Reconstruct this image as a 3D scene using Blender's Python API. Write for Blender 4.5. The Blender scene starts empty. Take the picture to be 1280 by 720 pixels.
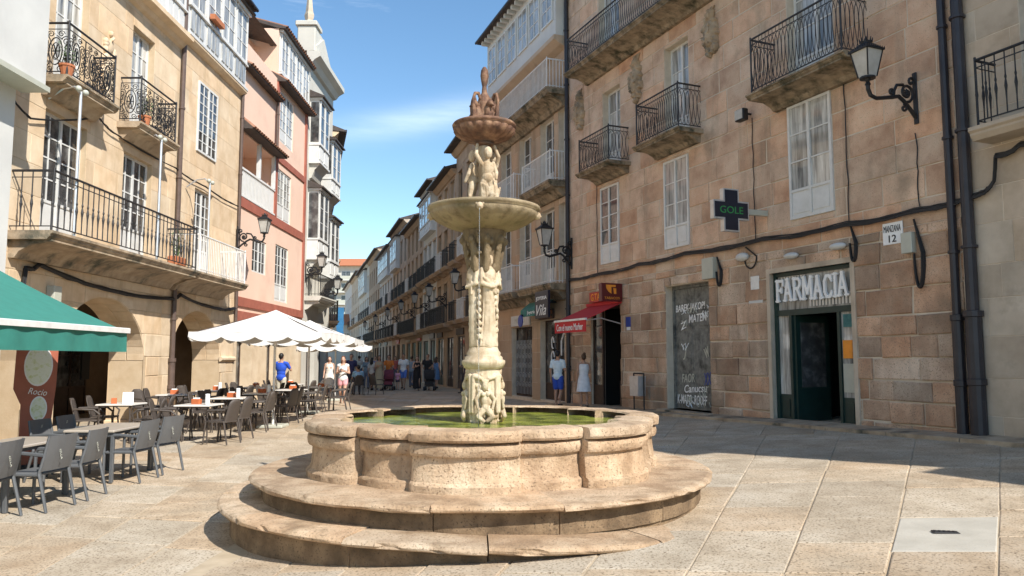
import bpy, bmesh, math, random
import numpy as np
from mathutils import Vector, Matrix, noise
random.seed(11)
R_ = math.radians
sc = bpy.context.scene
C = sc.collection
# ------------------------------------------------------------------ camera
EYE = 1.6
FPX = 960.0
TILT = math.atan(88 / 960.0)
cam = bpy.data.objects.new('camera', bpy.data.cameras.new('camera'))
C.objects.link(cam)
cam.location = (0, 0, EYE)
cam.rotation_euler = (math.pi / 2 + TILT, 0, 0)
cam.data.sensor_width = 36
cam.data.lens = FPX / 1280 * 36
cam.data.clip_end = 4000
sc.camera = cam
# ------------------------------------------------------------------ sky and sun
SUN = Vector((-0.74, 0.78, -1.0)).normalized()          # direction the light travels
elev = math.asin(-SUN.z)
azim = math.atan2(-SUN.x, -SUN.y)                        # from +Y, clockwise
w = bpy.data.worlds.new('World'); sc.world = w; w.use_nodes = True
nt = w.node_tree; nt.nodes.clear()
sky = nt.nodes.new('ShaderNodeTexSky'); sky.sky_type = 'NISHITA'; sky.sun_disc = False
sky.sun_elevation = elev; sky.sun_rotation = azim
sky.air_density = 1.0; sky.dust_density = 0.0; sky.ozone_density = 1.6; sky.altitude = 150
tc = nt.nodes.new('ShaderNodeTexCoord')
mp = nt.nodes.new('ShaderNodeMapping'); mp.inputs['Scale'].default_value = (1.2, 1.2, 9.0); mp.inputs['Rotation'].default_value = (0.05, 0.12, 0)
nz = nt.nodes.new('ShaderNodeTexNoise'); nz.inputs['Scale'].default_value = 2.2; nz.inputs['Detail'].default_value = 7; nz.inputs['Roughness'].default_value = .6
rp = nt.nodes.new('ShaderNodeValToRGB'); rp.color_ramp.elements[0].position = .6; rp.color_ramp.elements[1].position = .82
rp.color_ramp.elements[1].color = (.3, .3, .3, 1)
mx = nt.nodes.new('ShaderNodeMixRGB'); mx.inputs[2].default_value = (8.5, 9.2, 10, 1)
bg = nt.nodes.new('ShaderNodeBackground'); bg.inputs['Strength'].default_value = 0.12
wo = nt.nodes.new('ShaderNodeOutputWorld')
L = nt.links.new
L(tc.outputs['Generated'], mp.inputs['Vector']); L(mp.outputs[0], nz.inputs['Vector']); L(nz.outputs['Fac'], rp.inputs[0])
sx = nt.nodes.new('ShaderNodeSeparateXYZ'); L(tc.outputs['Generated'], sx.inputs[0])
def wmath(op, a, b):
    q = nt.nodes.new('ShaderNodeMath'); q.operation = op
    for i, v in enumerate((a, b)):
        if isinstance(v, (int, float)): q.inputs[i].default_value = v
        else: L(v, q.inputs[i])
    return q.outputs[0]
# thin drifting streak of cirrus low over the street
band = wmath('SUBTRACT', sx.outputs['Z'], wmath('ADD', wmath('MULTIPLY', sx.outputs['X'], .19), .322))
band = wmath('MULTIPLY', wmath('MULTIPLY', band, band), -3200.0); band = wmath('EXPONENT', band, 0)
xe = wmath('ADD', sx.outputs['X'], .1); xe = wmath('EXPONENT', wmath('MULTIPLY', wmath('MULTIPLY', xe, xe), -60.0), 0)
wisp = nt.nodes.new('ShaderNodeMapRange'); wisp.inputs['From Min'].default_value = .3; wisp.inputs['From Max'].default_value = .7; L(nz.outputs['Fac'], wisp.inputs['Value'])
front = wmath('GREATER_THAN', sx.outputs['Y'], 0.0)
streak = wmath('MULTIPLY', wmath('MULTIPLY', wmath('MULTIPLY', band, xe), wmath('MULTIPLY', wisp.outputs[0], .42)), front)
cl = nt.nodes.new('ShaderNodeMath'); cl.operation = 'MAXIMUM'; L(rp.outputs[0], cl.inputs[0]); L(streak, cl.inputs[1])
hsv = nt.nodes.new('ShaderNodeHueSaturation'); hsv.inputs['Hue'].default_value = .494; hsv.inputs['Saturation'].default_value = 1.12; L(sky.outputs[0], hsv.inputs['Color'])
L(cl.outputs[0], mx.inputs[0]); L(hsv.outputs[0], mx.inputs[1]); L(mx.outputs[0], bg.inputs['Color']); L(bg.outputs[0], wo.inputs[0])
sd = bpy.data.lights.new('sun', 'SUN'); sd.energy = 3.95; sd.angle = R_(.5); sd.color = (1, .955, .885)
so = bpy.data.objects.new('sun', sd); C.objects.link(so); so.location = (20, -20, 40)
so.rotation_euler = SUN.to_track_quat('-Z', 'Y').to_euler()
sc.view_settings.view_transform = 'Standard'; sc.view_settings.look = 'None'
sc.view_settings.exposure = 0.78; sc.view_settings.gamma = 1; sc.view_settings.use_curve_mapping = False
sc.render.engine = 'CYCLES'

# ------------------------------------------------------------------ materials
def nmat(name, cols, scale=3.0, rough=.8, bump=0.0, bscale=None, rnd=0.0, hue=0.0, metal=0.0, detail=5, big=None, spec=.5, speck=None, trans=0.0, stretch=None, streak=None):
    """procedural material: colour ramp over noise in world space, per-object variation, stains and relief"""
    m = bpy.data.materials.new(name); m.use_nodes = True
    t = m.node_tree; n = t.nodes; l = t.links.new
    b = n['Principled BSDF']; b.inputs['Roughness'].default_value = rough; b.inputs['Metallic'].default_value = metal
    b.inputs['Specular IOR Level'].default_value = spec
    g = n.new('ShaderNodeNewGeometry')
    nz = n.new('ShaderNodeTexNoise'); nz.inputs['Scale'].default_value = scale; nz.inputs['Detail'].default_value = detail; nz.inputs['Roughness'].default_value = .6
    def stretched(sc_):
        q = n.new('ShaderNodeMapping'); q.inputs['Scale'].default_value = sc_; l(g.outputs['Position'], q.inputs['Vector']); return q.outputs[0]
    l(stretched(stretch) if stretch else g.outputs['Position'], nz.inputs['Vector'])
    r = n.new('ShaderNodeValToRGB'); e = r.color_ramp.elements
    k = len(cols)
    for i, c in enumerate(cols):
        p = .3 + .4 * i / max(1, k - 1)
        if i < 2:
            e[i].position = p if i == 0 else (.3 + .4 * 1 / max(1, k - 1)); e[i].color = (*c, 1)
        else:
            x = e.new(p); x.color = (*c, 1)
    if k == 1:
        e[1].color = (*cols[0], 1)
    l(nz.outputs['Fac'], r.inputs[0]); out = r.outputs[0]
    if rnd or hue:
        oi = n.new('ShaderNodeObjectInfo'); mr = n.new('ShaderNodeMapRange')
        mr.inputs['To Min'].default_value = 1 - rnd; mr.inputs['To Max'].default_value = 1 + rnd
        l(oi.outputs['Random'], mr.inputs['Value'])
        hs = n.new('ShaderNodeHueSaturation'); l(mr.outputs[0], hs.inputs['Value'])
        if hue:
            ml = n.new('ShaderNodeMath'); ml.operation = 'MULTIPLY'; ml.inputs[1].default_value = 17.31; l(oi.outputs['Random'], ml.inputs[0])
            fr = n.new('ShaderNodeMath'); fr.operation = 'FRACT'; l(ml.outputs[0], fr.inputs[0])
            m2 = n.new('ShaderNodeMapRange'); m2.inputs['To Min'].default_value = .5 - hue * .012; m2.inputs['To Max'].default_value = .5 + hue * .008; l(fr.outputs[0], m2.inputs['Value'])
            m3 = n.new('ShaderNodeMapRange'); m3.inputs['To Min'].default_value = 1 + hue * .12; m3.inputs['To Max'].default_value = 1 - hue * .38; l(fr.outputs[0], m3.inputs['Value'])
            l(m2.outputs[0], hs.inputs['Hue']); l(m3.outputs[0], hs.inputs['Saturation'])
        l(out, hs.inputs['Color']); out = hs.outputs[0]
    if big:                                               # stains: (scale, colour, lo, hi)
        n2 = n.new('ShaderNodeTexNoise'); n2.inputs['Scale'].default_value = big[0]; n2.inputs['Detail'].default_value = 6; n2.inputs['Roughness'].default_value = .65
        l(g.outputs['Position'], n2.inputs['Vector'])
        r2 = n.new('ShaderNodeMapRange'); r2.inputs['From Min'].default_value = big[2]; r2.inputs['From Max'].default_value = big[3]; l(n2.outputs['Fac'], r2.inputs['Value'])
        m4 = n.new('ShaderNodeMixRGB'); m4.inputs[2].default_value = (*big[1], 1); l(r2.outputs[0], m4.inputs[0]); l(out, m4.inputs[1]); out = m4.outputs[0]
    if streak:                                            # rain streaks running down the face: (scale, colour, lo, hi)
        n4 = n.new('ShaderNodeTexNoise'); n4.inputs['Scale'].default_value = streak[0]; n4.inputs['Detail'].default_value = 6; n4.inputs['Roughness'].default_value = .65
        l(stretched((1, 1, .13)), n4.inputs['Vector'])
        r4 = n.new('ShaderNodeMapRange'); r4.inputs['From Min'].default_value = streak[2]; r4.inputs['From Max'].default_value = streak[3]; l(n4.outputs['Fac'], r4.inputs['Value'])
        m6 = n.new('ShaderNodeMixRGB'); m6.inputs[2].default_value = (*streak[1], 1); l(r4.outputs[0], m6.inputs[0]); l(out, m6.inputs[1]); out = m6.outputs[0]
    if speck:                                             # mineral specks: (scale, colour, lo, hi)
        n3 = n.new('ShaderNodeTexNoise'); n3.inputs['Scale'].default_value = speck[0]; n3.inputs['Detail'].default_value = 2
        l(g.outputs['Position'], n3.inputs['Vector'])
        r3 = n.new('ShaderNodeMapRange'); r3.inputs['From Min'].default_value = speck[2]; r3.inputs['From Max'].default_value = speck[3]; l(n3.outputs['Fac'], r3.inputs['Value'])
        m5 = n.new('ShaderNodeMixRGB'); m5.inputs[2].default_value = (*speck[1], 1); l(r3.outputs[0], m5.inputs[0]); l(out, m5.inputs[1]); out = m5.outputs[0]
    l(out, b.inputs['Base Color'])
    if bump:
        nb = n.new('ShaderNodeTexNoise'); nb.inputs['Scale'].default_value = bscale or scale * 4; nb.inputs['Detail'].default_value = 6; nb.inputs['Roughness'].default_value = .7
        l(g.outputs['Position'], nb.inputs['Vector'])
        bp = n.new('ShaderNodeBump'); bp.inputs['Strength'].default_value = 1; bp.inputs['Distance'].default_value = bump
        l(nb.outputs['Fac'], bp.inputs['Height']); l(bp.outputs[0], b.inputs['Normal'])
    if trans:
        b.inputs['Transmission Weight'].default_value = trans
    return m

def mulc(c, k): return tuple(min(1, x * k) for x in c)
def flat(name, c, rough=.6, metal=0.0, spec=.5, rnd=0.0, var=.12, scale=6, bump=0.0):
    return nmat(name, [mulc(c, 1 - var), c, mulc(c, 1 + var)], scale=scale, rough=rough, metal=metal, spec=spec, rnd=rnd, bump=bump)

MAT = {}
MAT['stoneR'] = nmat('brown_granite', [(.45, .265, .16), (.62, .405, .26), (.69, .5, .34)], 1.7, .88, .012, 16, rnd=.13, hue=.5, streak=(1.6, (.27, .2, .14), .54, .8), big=(.8, (.3, .23, .16), .55, .78), speck=(60, (.24, .165, .11), .6, .75))
MAT['stoneRl'] = nmat('weathered_brown_granite', [(.35, .205, .12), (.52, .335, .21), (.64, .465, .32)], 1.5, .9, .022, 12, rnd=.26, hue=.65, streak=(1.6, (.24, .18, .125), .52, .78), big=(.7, (.24, .18, .125), .5, .74), speck=(45, (.2, .14, .09), .56, .74))
MAT['mortarR'] = nmat('pale_mortar', [(.55, .46, .35), (.7, .6, .47)], 4, .95, .006, 30)
MAT['stoneL'] = nmat('golden_granite', [(.58, .42, .25), (.68, .51, .325), (.75, .59, .4)], 1.9, .88, .005, 24, rnd=.08, hue=.35, streak=(1.5, (.45, .33, .2), .54, .85), big=(.9, (.54, .4, .25), .56, .8))
MAT['mortarL'] = nmat('ochre_mortar', [(.5, .37, .23), (.58, .45, .3)], 4, .95, .004, 30)
MAT['stoneD'] = nmat('weathered_granite', [(.27, .2, .13), (.4, .3, .2), (.5, .4, .28)], 2.6, .9, .01, 24, big=(1.6, (.07, .07, .05), .5, .68))
MAT['stoneG'] = nmat('grey_beige_granite', [(.4, .315, .22), (.5, .4, .29), (.57, .47, .35)], 1.6, .88, .005, 22, rnd=.1, hue=.5, streak=(1.8, (.25, .2, .14), .55, .8), big=(.9, (.27, .22, .16), .58, .8))
MAT['stoneB'] = nmat('tan_granite', [(.42, .29, .18), (.52, .37, .24)], 1.2, .88, .004, 20, rnd=.1, hue=.4, streak=(1.6, (.27, .2, .13), .54, .8), big=(.6, (.3, .22, .15), .58, .8))
MAT['pave'] = nmat('granite_paving', [(.38, .285, .18), (.485, .38, .255), (.56, .46, .33)], 2.2, .85, .009, 40, rnd=.12, hue=.65, big=(.7, (.33, .265, .185), .5, .72), speck=(48, (.16, .115, .07), .53, .7))
MAT['pavew'] = nmat('white_granite', [(.4, .365, .3), (.5, .46, .385)], 3, .85, .003, 60, speck=(70, (.35, .3, .25), .62, .72))
MAT['joint'] = nmat('paving_joint', [(.38, .3, .2), (.5, .4, .28)], 5, .95, .004, 40)
MAT['fstone'] = nmat('fountain_granite', [(.36, .235, .135), (.52, .365, .225), (.62, .47, .31)], 3.0, .9, .02, 30, rnd=.1, hue=.3, streak=(4, (.2, .13, .07), .52, .8), big=(1.9, (.27, .17, .09), .5, .75), speck=(50, (.2, .13, .075), .57, .72))
MAT['fdark'] = nmat('dark_fountain_granite', [(.1, .065, .035), (.19, .125, .07), (.29, .2, .115)], 4, .92, .012, 34, rnd=.08, big=(2.2, (.08, .055, .03), .5, .75), speck=(55, (.09, .06, .035), .58, .7))
MAT['carved'] = nmat('carved_pale_stone', [(.45, .335, .215), (.59, .475, .325), (.68, .575, .425)], 7, .85, .008, 60, streak=(9, (.24, .15, .075), .5, .75), big=(3.0, (.3, .2, .1), .5, .74))
MAT['bowl'] = nmat('mossy_bowl_stone', [(.17, .125, .07), (.32, .245, .145), (.44, .35, .22)], 7, .8, .012, 40, big=(3.5, (.13, .1, .04), .48, .68))
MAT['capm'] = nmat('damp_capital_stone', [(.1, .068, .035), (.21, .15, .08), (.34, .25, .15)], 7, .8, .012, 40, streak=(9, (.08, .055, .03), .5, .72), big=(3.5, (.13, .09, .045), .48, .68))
MAT['copper'] = nmat('rusty_red_stone', [(.06, .028, .017), (.17, .085, .048), (.34, .2, .115)], 9, .8, .006, 60, big=(5, (.1, .07, .05), .55, .75))
MAT['iron'] = flat('black_iron', (.018, .018, .02), .5, .2, var=.3, scale=20)
MAT['ironR'] = nmat('dark_iron_rusty', [(.02, .02, .022), (.035, .03, .028)], 8, .55, big=(14, (.09, .05, .03), .62, .75))
MAT['pipe'] = nmat('dark_painted_pipe', [(.02, .018, .022), (.035, .03, .035)], 4, .45, .001, 30, big=(6, (.12, .11, .11), .68, .8))
MAT['pipeb'] = flat('brown_painted_pipe', (.11, .075, .06), .5, var=.2)
MAT['cable'] = flat('black_cable', (.015, .015, .016), .6)
MAT['white'] = nmat('white_painted_wood', [(.62, .61, .57), (.72, .71, .68)], 5, .5, .001, 40, big=(3, (.6, .58, .52), .62, .8))
MAT['whitei'] = flat('white_painted_iron', (.74, .72, .68), .5)
MAT['cream'] = nmat('cream_plaster', [(.52, .49, .42), (.6, .57, .5)], 1, .85, .002, 40, big=(.7, (.48, .44, .37), .55, .8))
MAT['whitep'] = nmat('white_plaster', [(.56, .55, .52), (.66, .65, .61)], 1, .85, .002, 40, big=(.8, (.55, .54, .51), .58, .8))
MAT['pink'] = nmat('pink_plaster', [(.76, .525, .395), (.82, .585, .45)], .8, .85, .002, 40, big=(.6, (.68, .43, .325), .55, .8))
MAT['redtrim'] = flat('brick_red_paint', (.36, .115, .075), .7, var=.15, scale=3)
MAT['tile'] = nmat('clay_roof_tile', [(.22, .1, .06), (.36, .19, .12)], 6, .85, .004, 40, rnd=.2)
MAT['wooddk'] = flat('dark_wood', (.05, .028, .018), .55, var=.3, scale=9)
MAT['woodgrey'] = nmat('grey_weathered_wood', [(.11, .11, .1), (.19, .19, .17), (.25, .245, .22)], 9, .75, .004, 60, big=(3, (.05, .05, .045), .5, .7))
MAT['green'] = flat('dark_green_paint', (.012, .035, .03), .4, var=.2)
MAT['dark'] = flat('dark_interior', (.02, .017, .014), .8)
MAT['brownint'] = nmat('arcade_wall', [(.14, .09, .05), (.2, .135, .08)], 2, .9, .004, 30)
MAT['roofdk'] = nmat('dark_eaves', [(.05, .04, .035), (.09, .07, .06)], 5, .8, .004, 40)
MAT['slabm'] = nmat('mossy_balcony_stone', [(.16, .12, .08), (.3, .23, .15), (.4, .31, .21)], 4, .92, .005, 30, big=(3.0, (.05, .048, .028), .46, .66))
MAT['canvas'] = flat('white_canvas', (.72, .7, .66), .8, var=.05)
MAT['teal'] = flat('green_awning_cloth', (.035, .2, .16), .75, var=.08)
MAT['tealdk'] = nmat('striped_teal_cloth', [(.02, .1, .1), (.1, .25, .24)], 5, .75)
MAT['redcloth'] = flat('red_awning_cloth', (.5, .025, .03), .75, var=.1)
MAT['redsign'] = flat('red_sign', (.42, .02, .01), .4)
MAT['maroon'] = flat('maroon_sign', (.11, .012, .014), .35)
MAT['orange'] = flat('orange_print', (.85, .3, .03), .5)
MAT['whiteprint'] = flat('white_print', (.85, .85, .83), .5, var=.03)
MAT['blackprint'] = flat('black_print', (.02, .02, .02), .6)
MAT['navy'] = flat('navy_sign', (.008, .01, .025), .35)
MAT['blue'] = flat('blue_sign', (.03, .06, .3), .4)
MAT['totem'] = flat('terracotta_board', (.36, .1, .055), .55, var=.1)
MAT['totemart'] = nmat('printed_leaf_art', [(.75, .77, .62), (.8, .82, .7), (.55, .6, .22)], 11, .5)
MAT['grey'] = flat('grey_plastic', (.1, .104, .108), .5, var=.08)
MAT['greyseat'] = flat('grey_mesh_seat', (.118, .12, .122), .6, var=.08)
MAT['brownch'] = flat('brown_resin', (.075, .06, .05), .6, var=.15, scale=40)
MAT['tabletop'] = flat('pale_table_top', (.66, .62, .56), .35, var=.04)
MAT['greytop'] = flat('grey_table_top', (.42, .36, .29), .4, var=.06)
MAT['alu'] = flat('pale_metal', (.6, .6, .6), .35, .6)
MAT['boxgrey'] = flat('pale_grey_plastic', (.48, .48, .4), .5, var=.06)
MAT['pot'] = flat('terracotta_pot', (.45, .16, .07), .8)
MAT['leaf'] = nmat('plant_leaf', [(.03, .07, .02), (.07, .12, .03)], 20, .6)
MAT['lampglass'] = nmat('frosted_lamp_glass', [(.4, .38, .34), (.52, .5, .45)], 6, .25)
MAT['led'] = bpy.data.materials.new('green_leds'); MAT['led'].use_nodes = True
_b = MAT['led'].node_tree.nodes['Principled BSDF']; _b.inputs['Base Color'].default_value = (.02, .2, .05, 1); _b.inputs['Emission Color'].default_value = (.1, .7, .2, 1); _b.inputs['Emission Strength'].default_value = .03
def glassmat(name, tints, rough=.05, st=(1, 1, 1)):
    m = nmat(name, tints, 2.3, rough, rnd=.3, spec=.9, stretch=st); return m
MAT['glass'] = glassmat('window_glass', [(.02, .022, .025), (.06, .06, .06), (.2, .2, .19)])
MAT['glassl'] = glassmat('curtained_glass', [(.1, .1, .1), (.38, .37, .34), (.62, .61, .57)], .05, (5, 5, .45))
MAT['shutter'] = flat('dark_shutter', (.06, .065, .055), .6, var=.2)
def water_mat():
    m = bpy.data.materials.new('green_water'); m.use_nodes = True; n = m.node_tree.nodes; l = m.node_tree.links.new; b = n['Principled BSDF']
    g = n.new('ShaderNodeNewGeometry'); a = n.new('ShaderNodeTexNoise'); a.inputs['Scale'].default_value = 2.4; a.inputs['Detail'].default_value = 4
    l(g.outputs['Position'], a.inputs['Vector']); r = n.new('ShaderNodeValToRGB'); r.color_ramp.elements[0].color = (.05, .085, .008, 1); r.color_ramp.elements[1].color = (.42, .45, .08, 1)
    r.color_ramp.elements[0].position = .35; r.color_ramp.elements[1].position = .65; l(a.outputs['Fac'], r.inputs[0]); l(r.outputs[0], b.inputs['Base Color'])
    b.inputs['Roughness'].default_value = .03; b.inputs['IOR'].default_value = 1.33
    c = n.new('ShaderNodeTexNoise'); c.inputs['Scale'].default_value = 14; c.inputs['Detail'].default_value = 3; l(g.outputs['Position'], c.inputs['Vector'])
    p = n.new('ShaderNodeBump'); p.inputs['Distance'].default_value = .02; p.inputs['Strength'].default_value = .8; l(c.outputs['Fac'], p.inputs['Height']); l(p.outputs[0], b.inputs['Normal'])
    return m
MAT['water'] = water_mat()
MAT['jet'] = nmat('falling_water', [(.9, .93, .95)], 3, .05, trans=.9)

# ------------------------------------------------------------------ mesh helpers
class MB:
    def __init__(s): s.v = []; s.f = []
    def add(s, vs, fs):
        o = len(s.v); s.v += [tuple(p) for p in vs]; s.f += [tuple(i + o for i in f) for f in fs]; return s
    def box(s, x0, x1, y0, y1, z0, z1):
        return s.add([(x0, y0, z0), (x1, y0, z0), (x1, y1, z0), (x0, y1, z0), (x0, y0, z1), (x1, y0, z1), (x1, y1, z1), (x0, y1, z1)],
                     [(0, 3, 2, 1), (4, 5, 6, 7), (0, 1, 5, 4), (1, 2, 6, 5), (2, 3, 7, 6), (3, 0, 4, 7)])
    def cbox(s, x0, x1, y0, y1, z0, z1, c=.01):
        """box with chamfered vertical and top edges"""
        def ring(d, z): return [(x0 + d + c, y0 + d, z), (x1 - d - c, y0 + d, z), (x1 - d, y0 + d + c, z), (x1 - d, y1 - d - c, z), (x1 - d - c, y1 - d, z), (x0 + d + c, y1 - d, z), (x0 + d, y1 - d - c, z), (x0 + d, y0 + d + c, z)]
        v = ring(0, z0) + ring(0, z1 - c) + ring(c, z1); f = [tuple(range(7, -1, -1)), tuple(range(16, 24))]
        for k in (0, 8):
            for i in range(8): j = (i + 1) % 8; f.append((k + i, k + j, k + 8 + j, k + 8 + i))
        return s.add(v, f)
    def tube(s, pts, r, n=6, closed=False):
        P = [Vector(p) for p in pts]; m = len(P); rr = r if isinstance(r, (list, tuple)) else [r] * m
        vs = []; up = None
        for i, p in enumerate(P):
            if closed: t = P[(i + 1) % m] - P[i - 1]
            else: t = P[min(i + 1, m - 1)] - P[max(i - 1, 0)]
            if t.length < 1e-9: t = Vector((0, 0, 1))
            t.normalize()
            if up is None: up = Vector((0, 0, 1)) if abs(t.z) < .9 else Vector((1, 0, 0))
            a = t.cross(up)
            if a.length < 1e-6: a = t.orthogonal()
            a.normalize(); b = a.cross(t); up = b
            for k in range(n):
                q = 2 * math.pi * (k + .5) / n; vs.append(p + (a * math.cos(q) + b * math.sin(q)) * rr[i])
        fs = []
        for i in range(m if closed else m - 1):
            j = (i + 1) % m
            for k in range(n): l = (k + 1) % n; fs.append((i * n + k, i * n + l, j * n + l, j * n + k))
        if not closed: fs.append(tuple(range(n - 1, -1, -1))); fs.append(tuple((m - 1) * n + k for k in range(n)))
        return s.add(vs, fs)
    def lathe(s, prof, n=24, cx=0, cy=0, fn=None):
        vs = []; fs = []; m = len(prof)
        for k in range(n):
            a = 2 * math.pi * k / n
            for i, (r, z) in enumerate(prof):
                if fn: r, z = fn(r, z, a)
                vs.append((cx + r * math.cos(a), cy + r * math.sin(a), z))
        for k in range(n):
            l = (k + 1) % n
            for i in range(m - 1): fs.append((k * m + i, l * m + i, l * m + i + 1, k * m + i + 1))
        if prof[0][0] > 1e-5: fs.append(tuple(k * m for k in range(n - 1, -1, -1)))
        if prof[-1][0] > 1e-5: fs.append(tuple(k * m + m - 1 for k in range(n)))
        return s.add(vs, fs)
    def prism(s, poly, y0, y1, plane='xz'):
        """extrude a polygon in xz (or xy) along the other axis"""
        n = len(poly)
        if plane == 'xz': v = [(a, y0, b) for a, b in poly] + [(a, y1, b) for a, b in poly]
        elif plane == 'yz': v = [(y0, a, b) for a, b in poly] + [(y1, a, b) for a, b in poly]
        else: v = [(a, b, y0) for a, b in poly] + [(a, b, y1) for a, b in poly]
        f = [tuple(range(n)), tuple(range(2 * n - 1, n - 1, -1))] + [(i, i + n, (i + 1) % n + n, (i + 1) % n) for i in range(n)]
        return s.add(v, f)
    def ell(s, c, r, n=10, m=7, rot=None):
        vs = []; fs = []; c = Vector(c)
        for i in range(1, m):
            t = math.pi * i / m
            for k in range(n):
                p = Vector((r[0] * math.sin(t) * math.cos(2 * math.pi * k / n), r[1] * math.sin(t) * math.sin(2 * math.pi * k / n), r[2] * math.cos(t)))
                if rot: p = rot @ p
                vs.append(c + p)
        tp = Vector((0, 0, r[2])); bt = -tp
        if rot: tp = rot @ tp; bt = rot @ bt
        vs += [c + tp, c + bt]; T = len(vs) - 2
        for i in range(m - 2):
            for k in range(n): l = (k + 1) % n; fs.append((i * n + k, (i + 1) * n + k, (i + 1) * n + l, i * n + l))
        for k in range(n): l = (k + 1) % n; fs.append((T, k, l)); fs.append((T + 1, (m - 2) * n + l, (m - 2) * n + k))
        return s.add(vs, fs)
    def cap(s, p0, r0, p1, r1, n=10):
        """capsule: tapered limb with round ends"""
        P0, P1 = Vector(p0), Vector(p1); d = (P1 - P0)
        if d.length < 1e-6: d = Vector((0, 0, 1e-4))
        d.normalize(); pts = []; rr = []
        for a in (75, 50, 25, 0): pts.append(P0 - d * r0 * math.sin(R_(a))); rr.append(r0 * math.cos(R_(a)))
        for a in (0, 25, 50, 75): pts.append(P1 + d * r1 * math.sin(R_(a))); rr.append(r1 * math.cos(R_(a)))
        return s.tube(pts, rr, n)
    def mesh(s, name, mat=None, smooth=False):
        me = bpy.data.meshes.new(name); me.from_pydata(s.v, [], s.f)
        if mat: me.materials.append(MAT[mat] if isinstance(mat, str) else mat)
        if smooth: me.polygons.foreach_set('use_smooth', [True] * len(me.polygons))
        me.update(); return me
    def fixn(s): return s
    def build(s, name, mat, parent=None, smooth=False, loc=None, rz=0, recalc=True):
        me = s.mesh(name, mat, smooth)
        if recalc and len(s.f) > 6:
            b = bmesh.new(); b.from_mesh(me); bmesh.ops.recalc_face_normals(b, faces=b.faces); b.to_mesh(me); b.free()
        return put(name, me, parent, loc, rz)
def put(name, me, parent=None, loc=None, rz=0):
    o = bpy.data.objects.new(name, me); C.objects.link(o)
    if parent: o.parent = parent
    if loc is not None: o.location = loc
    if rz: o.rotation_euler = (0, 0, rz)
    return o
def tag(o, label=None, cat=None, group=None, kind=None):
    for k, v in (('label', label), ('category', cat), ('group', group), ('kind', kind)):
        if v: o[k] = v
    return o
def empty(name, loc=(0, 0, 0), rz=0, label=None, cat=None, group=None):
    o = bpy.data.objects.new(name, None); C.objects.link(o); o.location = loc; o.rotation_euler = (0, 0, rz); o.empty_display_size = .2
    return tag(o, label, cat, group)
KIDS = {}
def copy_tree(o, parent=None):
    c = o.copy(); C.objects.link(c)
    if parent: c.parent = parent
    for ch in list(o.children): copy_tree(ch, c)
    return c
TS = bpy.data.scenes.new('workbench')                   # small side scene, removed at the end, so that fusing shapes stays quick
def fused(o):
    TS.collection.objects.link(o)
    with bpy.context.temp_override(scene=TS, view_layer=TS.view_layers[0]):
        dg = bpy.context.evaluated_depsgraph_get(); dg.update()
    m = bpy.data.meshes.new_from_object(o.evaluated_get(dg)); return m
def blob(fn, name, mat, parent=None, vox=.015, loc=None, smooth_it=2, extra=None):
    """one continuous organic surface: overlapping closed shapes fused by a voxel remesh"""
    mb = MB(); fn(mb); me = mb.mesh('tmp'); o = bpy.data.objects.new('tmp', me)
    b = bmesh.new(); b.from_mesh(me); bmesh.ops.recalc_face_normals(b, faces=b.faces); b.to_mesh(me); b.free()
    r = o.modifiers.new('r', 'REMESH'); r.mode = 'VOXEL'; r.voxel_size = vox; r.use_smooth_shade = True
    if smooth_it: q = o.modifiers.new('s', 'SMOOTH'); q.factor = .5; q.iterations = smooth_it
    m2 = fused(o)
    bpy.data.objects.remove(o); bpy.data.meshes.remove(me)
    if extra:
        b = bmesh.new(); b.from_mesh(m2); xb = MB(); extra(xb); xm = xb.mesh('x'); b.from_mesh(xm); b.to_mesh(m2); b.free(); bpy.data.meshes.remove(xm)
    m2.materials.clear(); m2.materials.append(MAT[mat] if isinstance(mat, str) else mat); m2.name = name
    m2.polygons.foreach_set('use_smooth', [True] * len(m2.polygons))
    return put(name, m2, parent, loc)
_tc = {}
def text_mesh(s, size=1, extrude=.005, bold=0.0, shear=0.0):
    cu = bpy.data.curves.new('t', 'FONT'); cu.body = s; cu.size = size; cu.extrude = extrude; cu.align_x = 'CENTER'; cu.align_y = 'CENTER'; cu.offset = bold; cu.shear = shear; cu.resolution_u = 4
    o = bpy.data.objects.new('t', cu); me = fused(o); bpy.data.objects.remove(o); bpy.data.curves.remove(cu)
    return me
def text(s, parent, x, y, z, w, h, mat, name='lettering', bold=0.0, shear=0.0, face='front', depth=.006, wave=None, rot=0):
    """lettering fitted to a w x h box, standing in the xz plane (facing -y), or facing +x / -x"""
    me = text_mesh(s, 1, .5, bold, shear)
    co = np.empty(len(me.vertices) * 3); me.vertices.foreach_get('co', co); co = co.reshape(-1, 3)
    a, b = co.min(0), co.max(0); sp = np.maximum(b - a, 1e-6); q = (co - (a + b) / 2) / sp
    X, Z, Y = q[:, 0] * w, q[:, 1] * h, -q[:, 2] * depth
    if wave: Z = Z + wave(q[:, 0])
    if rot: X, Z = X * math.cos(rot) - Z * math.sin(rot), X * math.sin(rot) + Z * math.cos(rot)
    if face == 'front': P = np.stack([X + x, Y + y, Z + z], 1)
    elif face == 'right': P = np.stack([-Y + x, X + y, Z + z], 1)
    else: P = np.stack([Y + x, -X + y, Z + z], 1)
    me.vertices.foreach_set('co', P.ravel()); me.materials.clear(); me.materials.append(MAT[mat]); me.update(); me.name = name
    return put(name, me, parent)

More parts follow.
